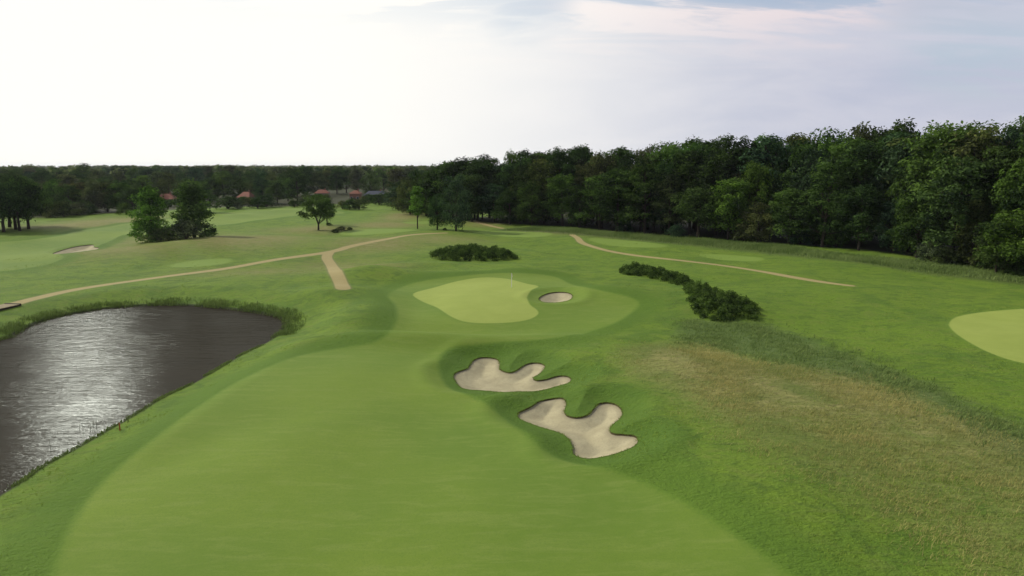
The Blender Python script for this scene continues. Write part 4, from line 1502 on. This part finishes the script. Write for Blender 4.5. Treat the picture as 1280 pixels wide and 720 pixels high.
def ray(px, py):
    u, v = (px - CX) / F_PX, (CY - py) / F_PX
    d = np.array([u, cp + v * sp, -sp + v * cp])
    return d / np.linalg.norm(d)


def near(px, py, a0, a1):
    d = T.node('ShaderNodeVectorMath', operation='DOT_PRODUCT')
    T.l.new(dirn, d.inputs[0])
    d.inputs[1].default_value = tuple(ray(px, py))
    return T.rng(d.outputs['Value'], math.cos(math.radians(a0)), math.cos(math.radians(a1)))


def angles(az, el):
    az, el = math.radians(az), math.radians(el)
    v = (math.sin(az) * math.cos(el), math.cos(az) * math.cos(el), math.sin(el))
    d = T.node('ShaderNodeVectorMath', operation='DOT_PRODUCT')
    T.l.new(dirn, d.inputs[0])
    d.inputs[1].default_value = v
    return d.outputs['Value']


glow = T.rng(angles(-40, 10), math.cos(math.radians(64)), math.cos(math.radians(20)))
pond_glint = T.rng(angles(-32, 19.3), math.cos(math.radians(3.4)), math.cos(math.radians(.6)))  # added bright sky spot above the frame, makes the pond's bright patch
ccol = T.mix(T.rng(cl1, .30, .70), (.520, .550, .670), (.620, .630, .720))
upper = T.rng(sep.outputs[2], .10, .22)
ccol = T.mix(T.math('MULTIPLY', upper, T.rng(cl2, .42, .62)), ccol, (.86, .74, .75))
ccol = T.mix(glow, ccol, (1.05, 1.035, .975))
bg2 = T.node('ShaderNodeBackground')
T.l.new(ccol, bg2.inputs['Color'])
T.put(bg2.inputs['Strength'], T.math('MULTIPLY_ADD', pond_glint, 120.0, 1.0))
hole = T.math('MULTIPLY', T.rng(T.math('ADD', cl2, T.math('MULTIPLY', T.math('SUBTRACT', cl1, .5), .8)), .58, .46), T.rng(sep.outputs[2], .15, .235))
hole = T.math('MAXIMUM', hole, T.math('MULTIPLY', near(652, -14, 5.0, .5), T.rng(T.math('ADD', cl2, T.math('MULTIPLY', T.math('SUBTRACT', cl1, .5), 1.2)), .36, .60)))
hole = T.math('MAXIMUM', hole, T.math('MULTIPLY', near(1235, -14, 8, 2), T.math('MULTIPLY', T.rng(cl2, .36, .62), .6)))
hole = T.math('MULTIPLY', hole, T.math('SUBTRACT', 1.0, T.math('MULTIPLY', glow, .75)))
cover = T.math('SUBTRACT', 1.0, T.math('MULTIPLY', hole, .92))
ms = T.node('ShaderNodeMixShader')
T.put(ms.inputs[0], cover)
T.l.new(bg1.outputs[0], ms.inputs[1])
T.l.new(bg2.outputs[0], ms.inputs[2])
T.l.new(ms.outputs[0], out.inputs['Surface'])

sl = bpy.data.lights.new('sun', 'SUN')
sl.energy = 3.3
sl.angle = math.radians(0.6)
sl.color = (1.0, .95, .86)
so = bpy.data.objects.new('sun', sl)
COL.objects.link(so)
sdir = Vector((math.sin(SUN_AZ) * math.cos(SUN_EL), math.cos(SUN_AZ) * math.cos(SUN_EL), math.sin(SUN_EL)))
so.rotation_euler = sdir.to_track_quat('Z', 'Y').to_euler()
so.location = sdir * 200

SC.view_settings.view_transform = 'Standard'
SC.view_settings.look = 'None'
SC.view_settings.exposure = 0.0
SC.view_settings.gamma = 1.0
SC.cycles.max_bounces = 6
SC.cycles.diffuse_bounces = 3
SC.cycles.transparent_max_bounces = 4
